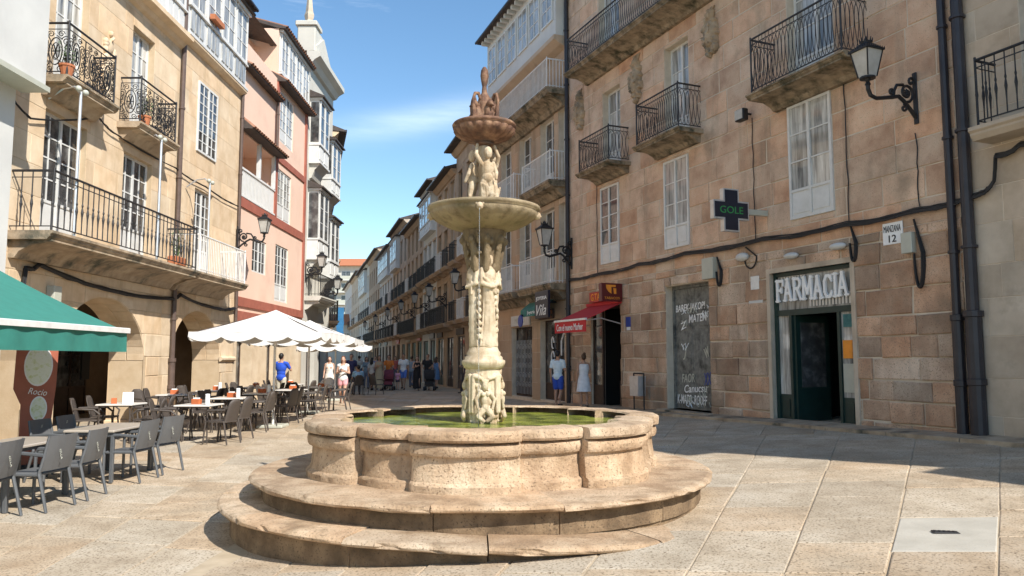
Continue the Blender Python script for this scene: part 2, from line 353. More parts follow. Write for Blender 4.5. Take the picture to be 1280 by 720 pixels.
# ------------------------------------------------------------------ picture to place
def ray(x, y):
    a = (x - 640) / FPX; b = (360 - y) / FPX
    return Vector((a, math.cos(TILT) - b * math.sin(TILT), math.sin(TILT) + b * math.cos(TILT)))
def sstep(a, b, x):
    t = max(0, min(1, (x - a) / (b - a))); return t * t * (3 - 2 * t)
def ground(x, y):
    k = .047 * x if x > 0 else -.16 * sstep(0, 2.7, -x) * (1 - sstep(10.5, 19, y))
    k = max(-.22, min(.5, k))
    return k * (1 - .75 * sstep(27, 45, y))
class Facade:
    """frame of a house front: u runs left to right as seen from the street, local y goes into the house"""
    def __init__(s, name, o, d, label, cat='building', group=None):
        d = Vector((d[0], d[1])).normalized(); s.o = Vector(o); s.d = d; s.n = Vector((-d.y, d.x)); s.ang = math.atan2(d.y, d.x)
        s.ob = empty(name, (o[0], o[1], 0), s.ang, label, cat, group)
    def uz(s, x, y, off=0):
        r = ray(x, y); k = (s.o.dot(s.n) + off) / (r.x * s.n.x + r.y * s.n.y)
        p = r * k; return (p.x - s.o.x) * s.d.x + (p.y - s.o.y) * s.d.y, p.z + EYE
    def w(s, u, y=0, z=0):
        return Vector((s.o.x + s.d.x * u + s.n.x * y, s.o.y + s.d.y * u + s.n.y * y, z))
# ------------------------------------------------------------------ building kit
def wall(F, u0, u1, z0, z1, ops, mat, reveal=.3, name='wall', y=0.0, arch=None):
    us = sorted({u0, u1, *[min(max(v, u0), u1) for o in ops for v in o[:2]]}); zs = sorted({z0, z1, *[min(max(v, z0), z1) for o in ops for v in o[2:4]]})
    m = MB()
    for a, b in zip(us, us[1:]):
        for c, d in zip(zs, zs[1:]):
            um, zm = (a + b) / 2, (c + d) / 2
            if any(o[0] < um < o[1] and o[2] < zm < o[3] for o in ops): continue
            if arch and not arch((a, b, c, d)): continue
            m.add([(a, y, c), (b, y, c), (b, y, d), (a, y, d)], [(0, 1, 2, 3)])
    for o in ops:
        a, b, c, d = o[:4]; r = o[4] if len(o) > 4 else reveal
        m.add([(a, y, c), (a, y + r, c), (a, y + r, d), (a, y, d)], [(0, 1, 2, 3)]); m.add([(b, y, c), (b, y + r, c), (b, y + r, d), (b, y, d)], [(3, 2, 1, 0)])
        m.add([(a, y, d), (b, y, d), (b, y + r, d), (a, y + r, d)], [(0, 1, 2, 3)]); m.add([(a, y, c), (b, y, c), (b, y + r, c), (a, y + r, c)], [(3, 2, 1, 0)])
    return m.build(name, mat, F.ob, recalc=False)
def body(F, u0, u1, z1, depth, mat, z0=-1.0, front=False, back=.42):
    m = MB(); a, b = u0 + .01, u1 - .01
    v = [(a, .001, z0), (b, .001, z0), (b, depth, z0), (a, depth, z0), (a, .001, z1), (b, .001, z1), (b, depth, z1), (a, depth, z1)]
    m.add(v, [(1, 2, 6, 5), (2, 3, 7, 6), (3, 0, 4, 7), (4, 5, 6, 7)])
    if back: m.add([(a, back, z0), (b, back, z0), (b, back, z1), (a, back, z1)], [(0, 1, 2, 3)])
    return m.build('side_wall', mat, F.ob)
def rsub(r, o):
    a, b, c, d = r; p, q, s, t = o
    if q <= a or p >= b or t <= c or s >= d: return [r]
    out = []
    if p > a: out.append((a, p, c, d))
    if q < b: out.append((q, b, c, d))
    x0, x1 = max(a, p), min(b, q)
    if s > c: out.append((x0, x1, c, s))
    if t < d: out.append((x0, x1, t, d))
    return out
def blockgeo(poly, y, proud, c, jit=.004):
    n = len(poly); cx = sum(p[0] for p in poly) / n; cz = sum(p[1] for p in poly) / n
    w = max(p[0] for p in poly) - min(p[0] for p in poly); h = max(p[1] for p in poly) - min(p[1] for p in poly)
    kx = max(.2, 1 - 2 * c / max(w, .02)); kz = max(.2, 1 - 2 * c / max(h, .02))
    P = [(a + random.uniform(-jit, jit), b + random.uniform(-jit, jit)) for a, b in poly]
    v = [(a, y + .012, b) for a, b in P] + [(a, y - proud + c * .7, b) for a, b in P] + [(cx + (a - cx) * kx, y - proud, cz + (b - cz) * kz) for a, b in P]
    f = [tuple(range(2 * n, 3 * n))]
    for k in (0, n):
        for i in range(n): j = (i + 1) % n; f.append((k + i, k + j, k + n + j, k + n + i))
    return v, f
def blocks(F, u0, u1, z0, z1, ops, rh, bw, mat, limit=300, y=0.0, proud=(.008, .03), gap=.009, c=.012, under=None, parent=None, name='stone_block', skip=None, jit=.004):
    rects = []; z = z0
    while z < z1 - .05:
        h = random.uniform(*rh); zt = min(z + h, z1)
        if z1 - zt < rh[0] * .5: zt = z1
        u = u0 - random.uniform(0, bw[1] * .7)
        while u < u1:
            w_ = random.uniform(*bw); a, b = max(u, u0), min(u + w_, u1); u += w_
            if b - a < .06: continue
            rs = [(a, b, z, zt)]
            for o in ops: rs = [q for r in rs for q in rsub(r, o[:4])]
            rects += [r for r in rs if r[1] - r[0] > .05 and r[3] - r[2] > .05]
        z = zt
    out = []
    for r in rects:
        a, b, c0, d = r[0] + gap, r[1] - gap, r[2] + gap, r[3] - gap
        poly = [(a, c0), (b, c0), (b, d), (a, d)]
        if under:
            N = 7; us = [a + (b - a) * i / N for i in range(N + 1)]; lo = [max(c0, under(u) + gap) for u in us]
            if all(abs(l - c0) < 1e-6 for l in lo): pass
            else:
                segs = []; cur = []
                for u, l in zip(us, lo):
                    if l < d - .03: cur.append((u, l))
                    else:
                        if len(cur) > 1: segs.append(cur)
                        cur = []
                if len(cur) > 1: segs.append(cur)
                for sg in segs:
                    if sg[-1][0] - sg[0][0] > .05: out.append((sg + [(sg[-1][0], d), (sg[0][0], d)], (sg[-1][0] - sg[0][0]) * (d - c0) * .7))
                continue
        out.append((poly, (b - a) * (d - c0)))
    camp = Vector((0, 0, EYE)); par = parent or F.ob
    def score(t):
        p = t[0]; u = sum(q[0] for q in p) / len(p); zz = sum(q[1] for q in p) / len(p); wv = F.w(u, y, zz)
        rel = wv - camp; vis = 1
        if rel.y < .5: return 0
        px = 640 + FPX * rel.x / rel.y; py = 448 - FPX * rel.z / rel.y
        if px < -60 or px > 1340 or py < -60 or py > 760: vis = .001
        return vis * t[1] / rel.length_squared
    out.sort(key=score, reverse=True)
    rest = MB()
    for i, (p, ar) in enumerate(out):
        v, f = blockgeo(p, y, random.uniform(*proud), c, jit)
        if i < limit: MB().add(v, f).build(name, mat, par, recalc=False)
        else: rest.add(v, f)
    if rest.v: tag(rest.build('far_' + name + 's', mat, par, recalc=False), kind='stuff')
    return len(out)
def window(F, u0, u1, z0, z1, y=.2, leaves=2, cols=1, rows=4, panel=.22, fw=.06, mw=.028, mat='white', glass='glass', name='window', parent=None, panes=True):
    m = MB(); t = .05
    m.box(u0, u0 + fw, y, y + t, z0, z1); m.box(u1 - fw, u1, y, y + t, z0, z1)
    m.box(u0 + fw, u1 - fw, y + .003, y + t, z1 - fw, z1); m.box(u0 + fw, u1 - fw, y + .003, y + t, z0, z0 + fw)
    pb = z0 + (z1 - z0) * panel; a0, a1 = u0 + fw, u1 - fw; lw = (a1 - a0) / leaves; pan = []
    for k in range(leaves):
        x0 = a0 + lw * k; x1 = x0 + lw
        if k: m.box(x0 - fw * .55, x0 + fw * .55, y - .012, y + t * .9, z0 + fw, z1 - fw)
        if panel > 0:
            m.box(x0 + .004, x1 - .004, y + .02, y + .04, z0 + fw, pb); m.box(x0 + .05, x1 - .05, y + .008, y + .03, z0 + fw + .05, pb - .05)
            m.box(x0, x1, y - .004, y + t * .8, pb - .02, pb + .035)
        g0 = x0 + (fw * .55 if k else 0); g1 = x1 - (fw * .55 if k < leaves - 1 else 0); zb = (pb + .035) if panel > 0 else z0 + fw
        cw = (g1 - g0) / cols; rhh = (z1 - fw - zb) / rows
        for i in range(1, cols): m.box(g0 + cw * i - mw / 2, g0 + cw * i + mw / 2, y + .006, y + .04, zb, z1 - fw)
        for j in range(1, rows): m.box(g0, g1, y + .009, y + .037, zb + rhh * j - mw / 2, zb + rhh * j + mw / 2)
        for i in range(cols):
            for j in range(rows): pan.append((g0 + cw * i, g0 + cw * (i + 1), zb + rhh * j, zb + rhh * (j + 1)))
    o = m.build(name, mat, parent or F.ob, recalc=False)
    if panes:
        cache = {}
        for a, b, c, d in pan:
            key = (round(b - a, 4), round(d - c, 4))
            if key not in cache:
                q = MB(); q.box(-(b - a) / 2, (b - a) / 2, -.004, .004, -(d - c) / 2, (d - c) / 2); cache[key] = q.mesh('pane', glass)
            po = put('pane', cache[key], o, ((a + b) / 2, y + .028, (c + d) / 2))
            po.rotation_euler = (random.uniform(-.008, .008), 0, random.uniform(-.012, .012))
    return o
def rail_path(u0, u1, d, y0=0.0):
    return [(u0, y0), (u0, y0 - d), (u1, y0 - d), (u1, y0)]
def path_pt(path, s):
    for (a, b) in zip(path, path[1:]):
        l = math.hypot(b[0] - a[0], b[1] - a[1])
        if s <= l + 1e-9: return (a[0] + (b[0] - a[0]) * s / l, a[1] + (b[1] - a[1]) * s / l)
        s -= l
    return path[-1]
def spiral(cx, cz, r0, r1, a0, turns, n=14):
    return [(cx + (r0 + (r1 - r0) * i / n) * math.cos(a0 + turns * 2 * math.pi * i / n), cz + (r0 + (r1 - r0) * i / n) * math.sin(a0 + turns * 2 * math.pi * i / n)) for i in range(n + 1)]
def balcony(F, u0, u1, z, depth, h=1.02, style='bars', rmat='iron', smat='slabm', th=.14, step=.13, sides=True, parent=None, slab=True, label=None, y0=0.0, bracket=True, cove=0.0, indiv=True):
    par = parent or F.ob; m = MB()
    if slab:
        o = .05
        if cove: m.prism([(y0 + .02, z - th - cove), (y0 - .12, z - th - cove), (y0 - .2, z - th - cove * .62), (y0 - depth * .55, z - th - cove * .22), (y0 - depth + .02, z - th - .02), (y0 - depth + .02, z - th + .01), (y0 + .02, z - th + .01)], u0 + .06, u1 - .06, 'yz')
        m.prism([(y0, z - th), (y0 - depth + .05, z - th), (y0 - depth - .01, z - th * .62), (y0 - depth - .01, z - th * .45), (y0 - depth - o, z - th * .3), (y0 - depth - o, z), (y0, z)], u0 - o, u1 + o, 'yz')
        if bracket:
            for u in (u0 + .18, u1 - .18):
                m.prism([(y0, z - th - .4), (y0 - .12, z - th - .36), (y0 - depth * .5, z - th - .16), (y0 - depth * .85, z - th - .1), (y0 - depth * .85, z - th + .005), (y0, z - th + .005)], u - .1, u + .1, 'yz')
            m.prism([(y0, z - th - .14), (y0 - .1, z - th - .12), (y0 - depth * .6, z - th - .05), (y0 - depth * .6, z - th + .004), (y0, z - th + .004)], u0 + .1, u1 - .1, 'yz')
        part = m.build('balcony', smat, par)
    else: part = par
    ins = .06; path = rail_path(u0 + ins, u1 - ins, depth - ins + .02, y0)
    L_ = [math.hypot(b[0] - a[0], b[1] - a[1]) for a, b in zip(path, path[1:])]
    hr = MB(); hr.tube([(p[0], p[1], z + h) for p in path], .024, 6); hr.tube([(p[0], p[1], z + .09) for p in path], .014, 4)
    if style != 'bars': hr.tube([(p[0], p[1], z + h - .12) for p in path], .011, 4)
    for p in path[1:3]: hr.tube([(p[0], p[1], z), (p[0], p[1], z + h + .05)], .02, 6)
    hr.build('handrail', rmat, part)
    def P3(s, zz):
        p = path_pt(path, s); return (p[0], p[1], zz)
    tot = sum(L_)
    if style in ('bars', 'knob'):
        n = max(2, int(tot / step)); bm_ = MB()
        if style == 'knob': bm_.lathe([(.011, .09), (.011, .3), (.016, .42), (.026, .5), (.016, .58), (.012, .6), (.02, .64), (.011, .68), (.011, h)], 6)
        else: bm_.box(-.009, .009, -.009, .009, .02, h)
        me = bm_.mesh('baluster', rmat)
        if indiv:
            for i in range(1, n): x, yy, _ = P3(tot * i / n, 0); put('baluster', me, part, (x, yy, z))
        else:
            al = MB()
            for i in range(1, n): x, yy, _ = P3(tot * i / n, 0); al.add([(v[0] + x, v[1] + yy, v[2] + z) for v in bm_.v], bm_.f)
            tag(al.build('balusters', rmat, part, recalc=False), kind='stuff')
    else:
        acc = 0
        for si, l in enumerate(L_):
            q = MB()
            if l < .15: acc += l; continue
            if style == 'ovals':
                n = max(2, int(round(l / .2))); d = l / n; zb, zt = z + .1, z + h - .13
                for i in range(n + 1):
                    s0 = d * i
                    for off in (0, .5):
                        cc = s0 + off * d
                        if cc > l: continue
                        rx = d * .62; pts = []
                        for k in range(17):
                            a = 2 * math.pi * k / 16; ss = cc + rx * math.cos(a) * (.75 + .25 * math.sin(a)); pts.append(P3(acc + min(max(ss, .005), l - .005), (zb + zt) / 2 + (zt - zb) / 2 * math.sin(a)))
                        q.tube(pts, .0065, 4)
                    if i < n:
                        for a in range(2): q.tube([P3(acc + s0 + d * (.25 + .5 * a), z + h - .12), P3(acc + s0 + d * (.25 + .5 * a), z + h)], .006, 4)
            else:                                          # scroll panels
                n = max(1, int(round(l / .62))); d = l / n; zc = z + h * .47
                for i in range(n):
                    s0 = acc + d * i; cx = d / 2
                    def sp(pts, r=.009): q.tube([P3(s0 + min(max(x, .01), d - .01), zz) for x, zz in pts], r, 4)
                    sp([(cx + .13 * math.cos(2 * math.pi * k / 16), zc + .27 * math.sin(2 * math.pi * k / 16)) for k in range(17)], .012)
                    sp([(cx + .08 * math.cos(2 * math.pi * k / 12), zc + .17 * math.sin(2 * math.pi * k / 12)) for k in range(13)])
                    for k in range(6):
                        a = 2 * math.pi * k / 6; sp([(cx, zc), (cx + .07 * math.cos(a), zc + .15 * math.sin(a))], .012)
                    for sx in (-1, 1):
                        for sz in (-1, 1):
                            sp([(cx + sx * (x - cx), zc + sz * (zz - zc)) for x, zz in spiral(cx + .2, zc + .2, .1, .02, math.pi * .9, -1.6, 18)])
                            sp([(cx + sx * (x - cx), zc + sz * (zz - zc)) for x, zz in spiral(cx + .22, zc + .07, .07, .015, -math.pi * .5, 1.4, 14)])
                            sp([(cx + sx * (x - cx), zc + sz * (zz - zc)) for x, zz in spiral(cx + .1, zc + .34, .07, .015, 0, 1.4, 12)])
                    sp([(.012, z + .09), (.012, z + h - .12)], .011)
            q.build('railing_panel', rmat, part, recalc=False); acc += l
    return part
def lantern(name, base, ang, label, reach=.85, s=1.0, group=None, crown=True):
    """wall lantern: iron wall plate, scrolled arm and tapered glazed lamp; local -y points out of the wall"""
    t = empty(name, base, ang, label, 'wall lamp', group); r = reach
    MB().cbox(-.05 * s, .05 * s, -.03, .0, -.62 * s, .42 * s, .008).build('wall_plate', 'iron', t)
    m = MB()
    def yz(pts, rad, n=6): m.tube([(0, -a, b) for a, b in pts], rad, n)
    yz([(.02, -.5 * s), (.14, -.36 * s), (.3, -.2 * s), (.42, -.12 * s), (.56, -.16 * s), (r - .18, -.24 * s), (r - .05, -.2 * s), (r, -.08 * s), (r, 0)], .04 * s)
    yz(spiral(.22, -.02 * s, .19 * s, .03, -math.pi / 2, -1.5, 22), .03 * s); yz(spiral(.1, .22 * s, .09 * s, .02, math.pi, -1.1, 12), .028 * s)
    yz([(.3, .13 * s), (.45, .1 * s), (.52, -.03 * s), (.54, -.14 * s)], .032 * s); yz(spiral(.58, -.06 * s, .07 * s, .015, math.pi, -1.3, 12), .024 * s)
    yz(spiral(.3, -.34 * s, .08 * s, .015, math.pi / 2, 1.2, 12), .024 * s)
    for k in range(8):
        a = 2 * math.pi * k / 8; m.tube([(0, -.22, -.02 * s), (0, -.22 - .08 * s * math.cos(a), -.02 * s + .08 * s * math.sin(a))], [.03 * s, .012 * s], 5)
    m.build('scroll_arm', 'iron', t)
    q = MB(); z = 0.0
    q.lathe([(.02, z - .02), (.05, z), (.03, z + .05), (.06, z + .09), (.13, z + .1), (.13, z + .13), (.09, z + .14)], 12, 0, -r)
    w0, w1, h = .115 * s, .2 * s, .5 * s; z0 = .13; z1 = z0 + h
    for sx in (-1, 1):
        for sy in (-1, 1): q.tube([(sx * w0, -r + sy * w0, z0), (sx * w1, -r + sy * w1, z1)], .013 * s, 4)
    q.box(-w1 * 1.15, w1 * 1.15, -r - w1 * 1.15, -r + w1 * 1.15, z1, z1 + .035 * s)
    q.add([(-w1 * 1.1, -r - w1 * 1.1, z1 + .035 * s), (w1 * 1.1, -r - w1 * 1.1, z1 + .035 * s), (w1 * 1.1, -r + w1 * 1.1, z1 + .035 * s), (-w1 * 1.1, -r + w1 * 1.1, z1 + .035 * s)] + [(-.09 * s, -r - .09 * s, z1 + .16 * s), (.09 * s, -r - .09 * s, z1 + .16 * s), (.09 * s, -r + .09 * s, z1 + .16 * s), (-.09 * s, -r + .09 * s, z1 + .16 * s)], [(0, 1, 5, 4), (1, 2, 6, 5), (2, 3, 7, 6), (3, 0, 4, 7), (4, 5, 6, 7)])
    q.lathe([(.1 * s, z1 + .16 * s), (.11 * s, z1 + .2 * s), (.05 * s, z1 + .22 * s), (.03 * s, z1 + .26 * s), (.01, z1 + .3 * s)], 10, 0, -r)
    for k in range(8):
        a = 2 * math.pi * k / 8; q.tube([(.1 * s * math.cos(a), -r + .1 * s * math.sin(a), z1 + .18 * s), (.12 * s * math.cos(a), -r + .12 * s * math.sin(a), z1 + .27 * s)], [.018 * s, .006], 4)
    for k in range(9):
        x = -w1 * 1.1 + 2.2 * w1 * k / 8
        for yy in (-1, 1): q.tube([(x, -r + yy * w1 * 1.1, z1 + .03 * s), (x, -r + yy * w1 * 1.12, z1 + .07 * s)], [.012 * s, .004], 4); q.tube([(yy * w1 * 1.12, -r + x, z1 + .03 * s), (yy * w1 * 1.12, -r + x, z1 + .07 * s)], [.012 * s, .004], 4)
    lh = q.build('lamp_head', 'iron', t)
    a0, a1 = w0 * .95, w1 * .95
    for k in range(4):
        g = MB(); ca, sa = math.cos(k * math.pi / 2), math.sin(k * math.pi / 2)
        def rt(x, y, z): return (x * ca - y * sa, -r + x * sa + y * ca, z)
        g.add([rt(-a0, -a0, z0), rt(a0, -a0, z0), rt(a1, -a1, z1), rt(-a1, -a1, z1)], [(0, 1, 2, 3)]); g.build('glass_pane', 'lampglass', lh)
    return t
def eave(F, u0, u1, z, out, th=.12, mat='roofdk', rise=.9, back=4.0, name='roof', tmat='tile', gutter=True):
    m = MB(); m.prism([(.05, z), (-out, z - .02), (-out, z + th * .6), (back, z + th + rise), (back, z + rise)], u0, u1, 'yz')
    o = m.build(name, mat, F.ob)
    if gutter: MB().tube([(u0, -out - .05, z + .03), (u1, -out - .05, z + .03)], .06, 6).build('gutter', 'pipe', o)
    return o
# ------------------------------------------------------------------ ground and paving
xs = [-1500, -400, -120, -60, -40] + [x * 1.0 for x in range(-30, 31)] + [40, 60, 120, 400, 1500]
ys = [-300, -60, -20, -10] + [y * 1.0 for y in range(-6, 61, 1)] + [75, 100, 150, 300, 800, 2500]
m = MB(); nx = len(xs)
m.v = [(x, y, ground(x, y) - .009) for y in ys for x in xs]
m.f = [(j * nx + i, j * nx + i + 1, (j + 1) * nx + i + 1, (j + 1) * nx + i) for j in range(len(ys) - 1) for i in range(nx - 1)]
gnd = tag(m.build('ground', 'joint', recalc=False), kind='structure')
FC = Vector((-.33, 8.94, 0))
RW_O, RW_D = Vector((1.9, 25.4)), Vector((.417, -1)).normalized(); RW_N = Vector((-RW_D.y, RW_D.x))
def rdist(x, y): return (Vector((x, y)) - RW_O).dot(RW_N)          # >0 behind the right-hand wall line
# the joints between the slabs fan out from a point behind the square; cross joints run slightly askew
PC = Vector((-2.5, -3.7)); SK_ = .2
def cell(a, w_):
    t = (w_ - PC.y - SK_ * PC.x) / (math.cos(a) + SK_ * math.sin(a)); return Vector((PC.x + t * math.sin(a), PC.y + t * math.cos(a)))
k = -1.45 / ray(1182, 669).z; wp = ray(1182, 669) * k
wa = math.atan2(wp.x - PC.x, wp.y - PC.y); ww = wp.y + SK_ * wp.x
def cuts(mid, half, lo, hi, step):
    out = [mid - half, mid + half]
    while out[0] > lo: out.insert(0, out[0] - random.uniform(*step))
    while out[-1] < hi: out.append(out[-1] + random.uniform(*step))
    return out
slabs = []
for w0, w1, st, sl in ((-1.0, 15.0, (.052, .074), (.8, 1.55)), (15.0, 66.0, (.036, .05), (.9, 1.6))):
    ac = cuts(wa, .031, -1.0, 1.15, st)
    for a0, a1 in zip(ac, ac[1:]):
        if w0 < 0 and a0 < wa < a1: wc = cuts(ww, .62, w0 + 1.6, w1 - 1.6, sl); wc = [w0] + wc[1:-1] + [w1]
        else:
            wc = [w0]
            while wc[-1] < w1: wc.append(min(w1, wc[-1] + random.choice([random.uniform(sl[0], 1.1), random.uniform(1.05, sl[1])])))
            if wc[-1] - wc[-2] < .45: wc.pop(-2)
        for x0, x1 in zip(wc, wc[1:]):
            P4 = [cell(a0, x0), cell(a1, x0), cell(a1, x1), cell(a0, x1)]; c = sum(P4, Vector((0, 0))) / 4
            ok = -10.2 < c.x and rdist(c.x, c.y) < .1 and c.y > 1.0 and (c - Vector(FC[:2])).length > 1.9
            if c.y > 32: ok = ok and -.275 * (c.y - 32.5) - 8 < c.x < -.275 * (c.y - 32.5)
            if ok: slabs.append((P4, c, a0 < wa < a1 and x0 < ww < x1))
def sscore(t):
    c = t[1]; ar = (t[0][1] - t[0][0]).length * (t[0][3] - t[0][0]).length
    if c.y < 4.6 or abs(c.x) / c.y > .72: return 1e-6
    return ar / c.y ** 3
slabs.sort(key=sscore, reverse=True)
rest = MB()
for i, (P4, c, white) in enumerate(slabs):
    g = random.uniform(.004, .011); ch = .013; dz = random.uniform(-.004, .006)
    lo = []; mid = []; hi = []
    for p_ in P4:
        d_ = (c - p_).normalized(); q_ = p_ + d_ * g * 1.4 + Vector((random.uniform(-.008, .008), random.uniform(-.008, .008))); h2 = q_ + d_ * ch * 1.3
        z = ground(q_.x, q_.y) + dz + random.uniform(-.002, .002)
        lo.append((q_.x, q_.y, z - .04)); mid.append((q_.x, q_.y, z - .006)); hi.append((h2.x, h2.y, z))
    V = lo + mid + hi; f = [(8, 9, 10, 11)] + [(k2 + i2, k2 + (i2 + 1) % 4, k2 + 4 + (i2 + 1) % 4, k2 + 4 + i2) for k2 in (0, 4) for i2 in range(4)]
    if i < 300: MB().add(V, f).build('paving_slab', 'pavew' if white else 'pave', gnd, recalc=False)
    else: rest.add(V, f)
tag(rest.build('far_paving_slabs', 'pave', gnd, recalc=False), kind='stuff')
m = MB(); z = ground(wp.x, wp.y); m.cbox(-.1, .1, -.045, .045, 0, .008, .003)
for i in range(5): m.box(-.085 + i * .036, -.063 + i * .036, -.03, .03, .007, .012)
tag(m.build('drain_cover', 'ironR', loc=(wp.x, wp.y, z + .004), rz=-.2), 'small black iron cover set in the white granite paving slab', 'drain cover')
# ------------------------------------------------------------------ fountain
fo = empty('fountain', FC, 0, 'tall carved stone fountain with two bowls, lobed basin and round steps', 'fountain')
TH0 = -math.pi / 2
def fpos(r, th, z): a = TH0 + th; return (r * math.cos(a), r * math.sin(a), z)
def ring_stones(parent, R, top, bot, inner, n, th_off, name, mat, over=.1, sink=0.0):
    cuts = [th_off + 2 * math.pi * (k + random.uniform(-.13, .13)) / n for k in range(n)]; cuts.append(cuts[0] + 2 * math.pi)
    for k in range(n):
        a0, a1 = cuts[k] + .0022, cuts[k + 1] - .0022; S = 16; dr = random.uniform(-.008, .008); dz = random.uniform(-.009, .007); m = MB(); seed = random.uniform(0, 50)
        prof = [(inner, top), (R - .25, top), (R - .05, top - .003), (R - .018, top - .012), (R, top - .034), (R - .004, top - .052), (R - .025, top - .066), (R - over, top - .07), (R - over - .005, bot)]
        for i in range(S + 1):
            t = a0 + (a1 - a0) * i / S
            for j, (r, z) in enumerate(prof):
                nn = noise.noise((t * 9 + seed, j * .6, 1.3)) * .014 + noise.noise((t * 27 + seed, j * .9, 4.3)) * .008
                e = dz + (noise.noise((t * 5 + seed, 7, j * .4)) * .008 if j < 8 else 0)
                if j in (3, 4, 5) and abs(nn) > .009: nn = -abs(nn) * 1.9
                q = fpos(r + dr + (nn if j > 0 else 0), t, z + e); m.v.append((q[0], q[1], q[2] - sink * max(0, q[0] + .4)))
        P = len(prof)
        for i in range(S):
            for j in range(P - 1): m.f.append((i * P + j, (i + 1) * P + j, (i + 1) * P + j + 1, i * P + j + 1))
        m.f.append(tuple(range(P))); m.f.append(tuple(S * P + j for j in range(P - 1, -1, -1)))
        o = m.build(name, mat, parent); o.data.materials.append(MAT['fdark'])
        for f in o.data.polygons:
            if f.normal.z < .3 and f.center.z < top - .066 - sink * max(0, f.center.x + .4) and len(f.vertices) == 4: f.material_index = 1  # riser faces and nosing undersides take the darker granite
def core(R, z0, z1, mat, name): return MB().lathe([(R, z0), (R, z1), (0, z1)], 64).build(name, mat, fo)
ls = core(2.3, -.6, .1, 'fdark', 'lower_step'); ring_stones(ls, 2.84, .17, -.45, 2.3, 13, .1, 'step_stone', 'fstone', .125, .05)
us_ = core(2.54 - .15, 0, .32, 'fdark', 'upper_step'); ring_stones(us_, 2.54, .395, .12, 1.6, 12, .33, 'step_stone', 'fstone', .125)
NL = 7; PER = 2 * math.pi / NL; LH = R_(15.5); ROT = R_(-3)
def plan(th):
    d = (th - ROT + PER / 2) % PER - PER / 2; q = abs(d)
    if q <= LH: return 1.945 + .105 * (max(0, 1 - (q / LH) ** 2)) ** .6
    x = (q - PER / 2) / (PER / 2 - LH)          # 0 at the middle of the piece between two lobes
    return 1.855 + .045 * (1 - x * x) + .03 * (1 - abs(x))
def basin_stones(prof, parent, name, mat, gap=.0015, namp=.008, smooth=True):
    for k in range(NL):
        for a0, a1, S in ((ROT + k * PER - LH, ROT + k * PER + LH, 40), (ROT + k * PER + LH, ROT + (k + 1) * PER - LH, 26)):
            m = MB(); P = len(prof); seed = random.uniform(0, 40); dz = random.uniform(-.004, .004)
            for i in range(S + 1):
                t = a0 + gap + (a1 - a0 - 2 * gap) * i / S; R0 = plan(t)
                for j, (r, z) in enumerate(prof):
                    nn = noise.noise((t * 8 + seed, j * .5, 0)) * namp + noise.noise((t * 31 + seed, j * .8, 5)) * namp * .55
                    m.v.append(fpos((R0 + r) if r > -.5 else R0 * .82 + (r + .5), t, z + dz + nn * .5)); m.v[-1] = tuple(Vector(m.v[-1]) + Vector((m.v[-1][0], m.v[-1][1], 0)).normalized() * nn)
            for i in range(S):
                for j in range(P - 1): m.f.append((i * P + j, (i + 1) * P + j, (i + 1) * P + j + 1, i * P + j + 1))
            m.f.append(tuple(range(P))); m.f.append(tuple(S * P + j for j in range(P - 1, -1, -1)))
            o = m.build(name, mat, parent, smooth=False)
            o.data.polygons.foreach_set('use_smooth', [len(p.vertices) == 4 for p in o.data.polygons]); o.data.set_sharp_from_angle(angle=.5)
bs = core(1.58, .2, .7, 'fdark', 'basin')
basin_stones([(-.3, .36), (-.03, .36), (-.026, .46), (-.036, .475), (-.062, .49), (-.074, .54), (-.082, .62), (-.088, .7), (-.084, .716), (-.05, .722), (-.036, .745), (-.03, .785), (-.04, .82), (-.09, .842), (-.3, .85)], bs, 'basin_stone', 'fstone')
basin_stones([(-.36, .848), (-.045, .848), (-.01, .853), (0, .872), (0, .92), (-.008, .94), (-.028, .953), (-.2, .962), (-.34, .958), (-.36, .94)], bs, 'rim_stone', 'fstone', namp=.01)
m = MB(); S = 168; m.v = [fpos(plan(2 * math.pi * i / S) - .33, 2 * math.pi * i / S, .872) for i in range(S)] + [(0, 0, .872)]
m.f = [(i, (i + 1) % S, S) for i in range(S)]; m.build('water', 'water', fo)
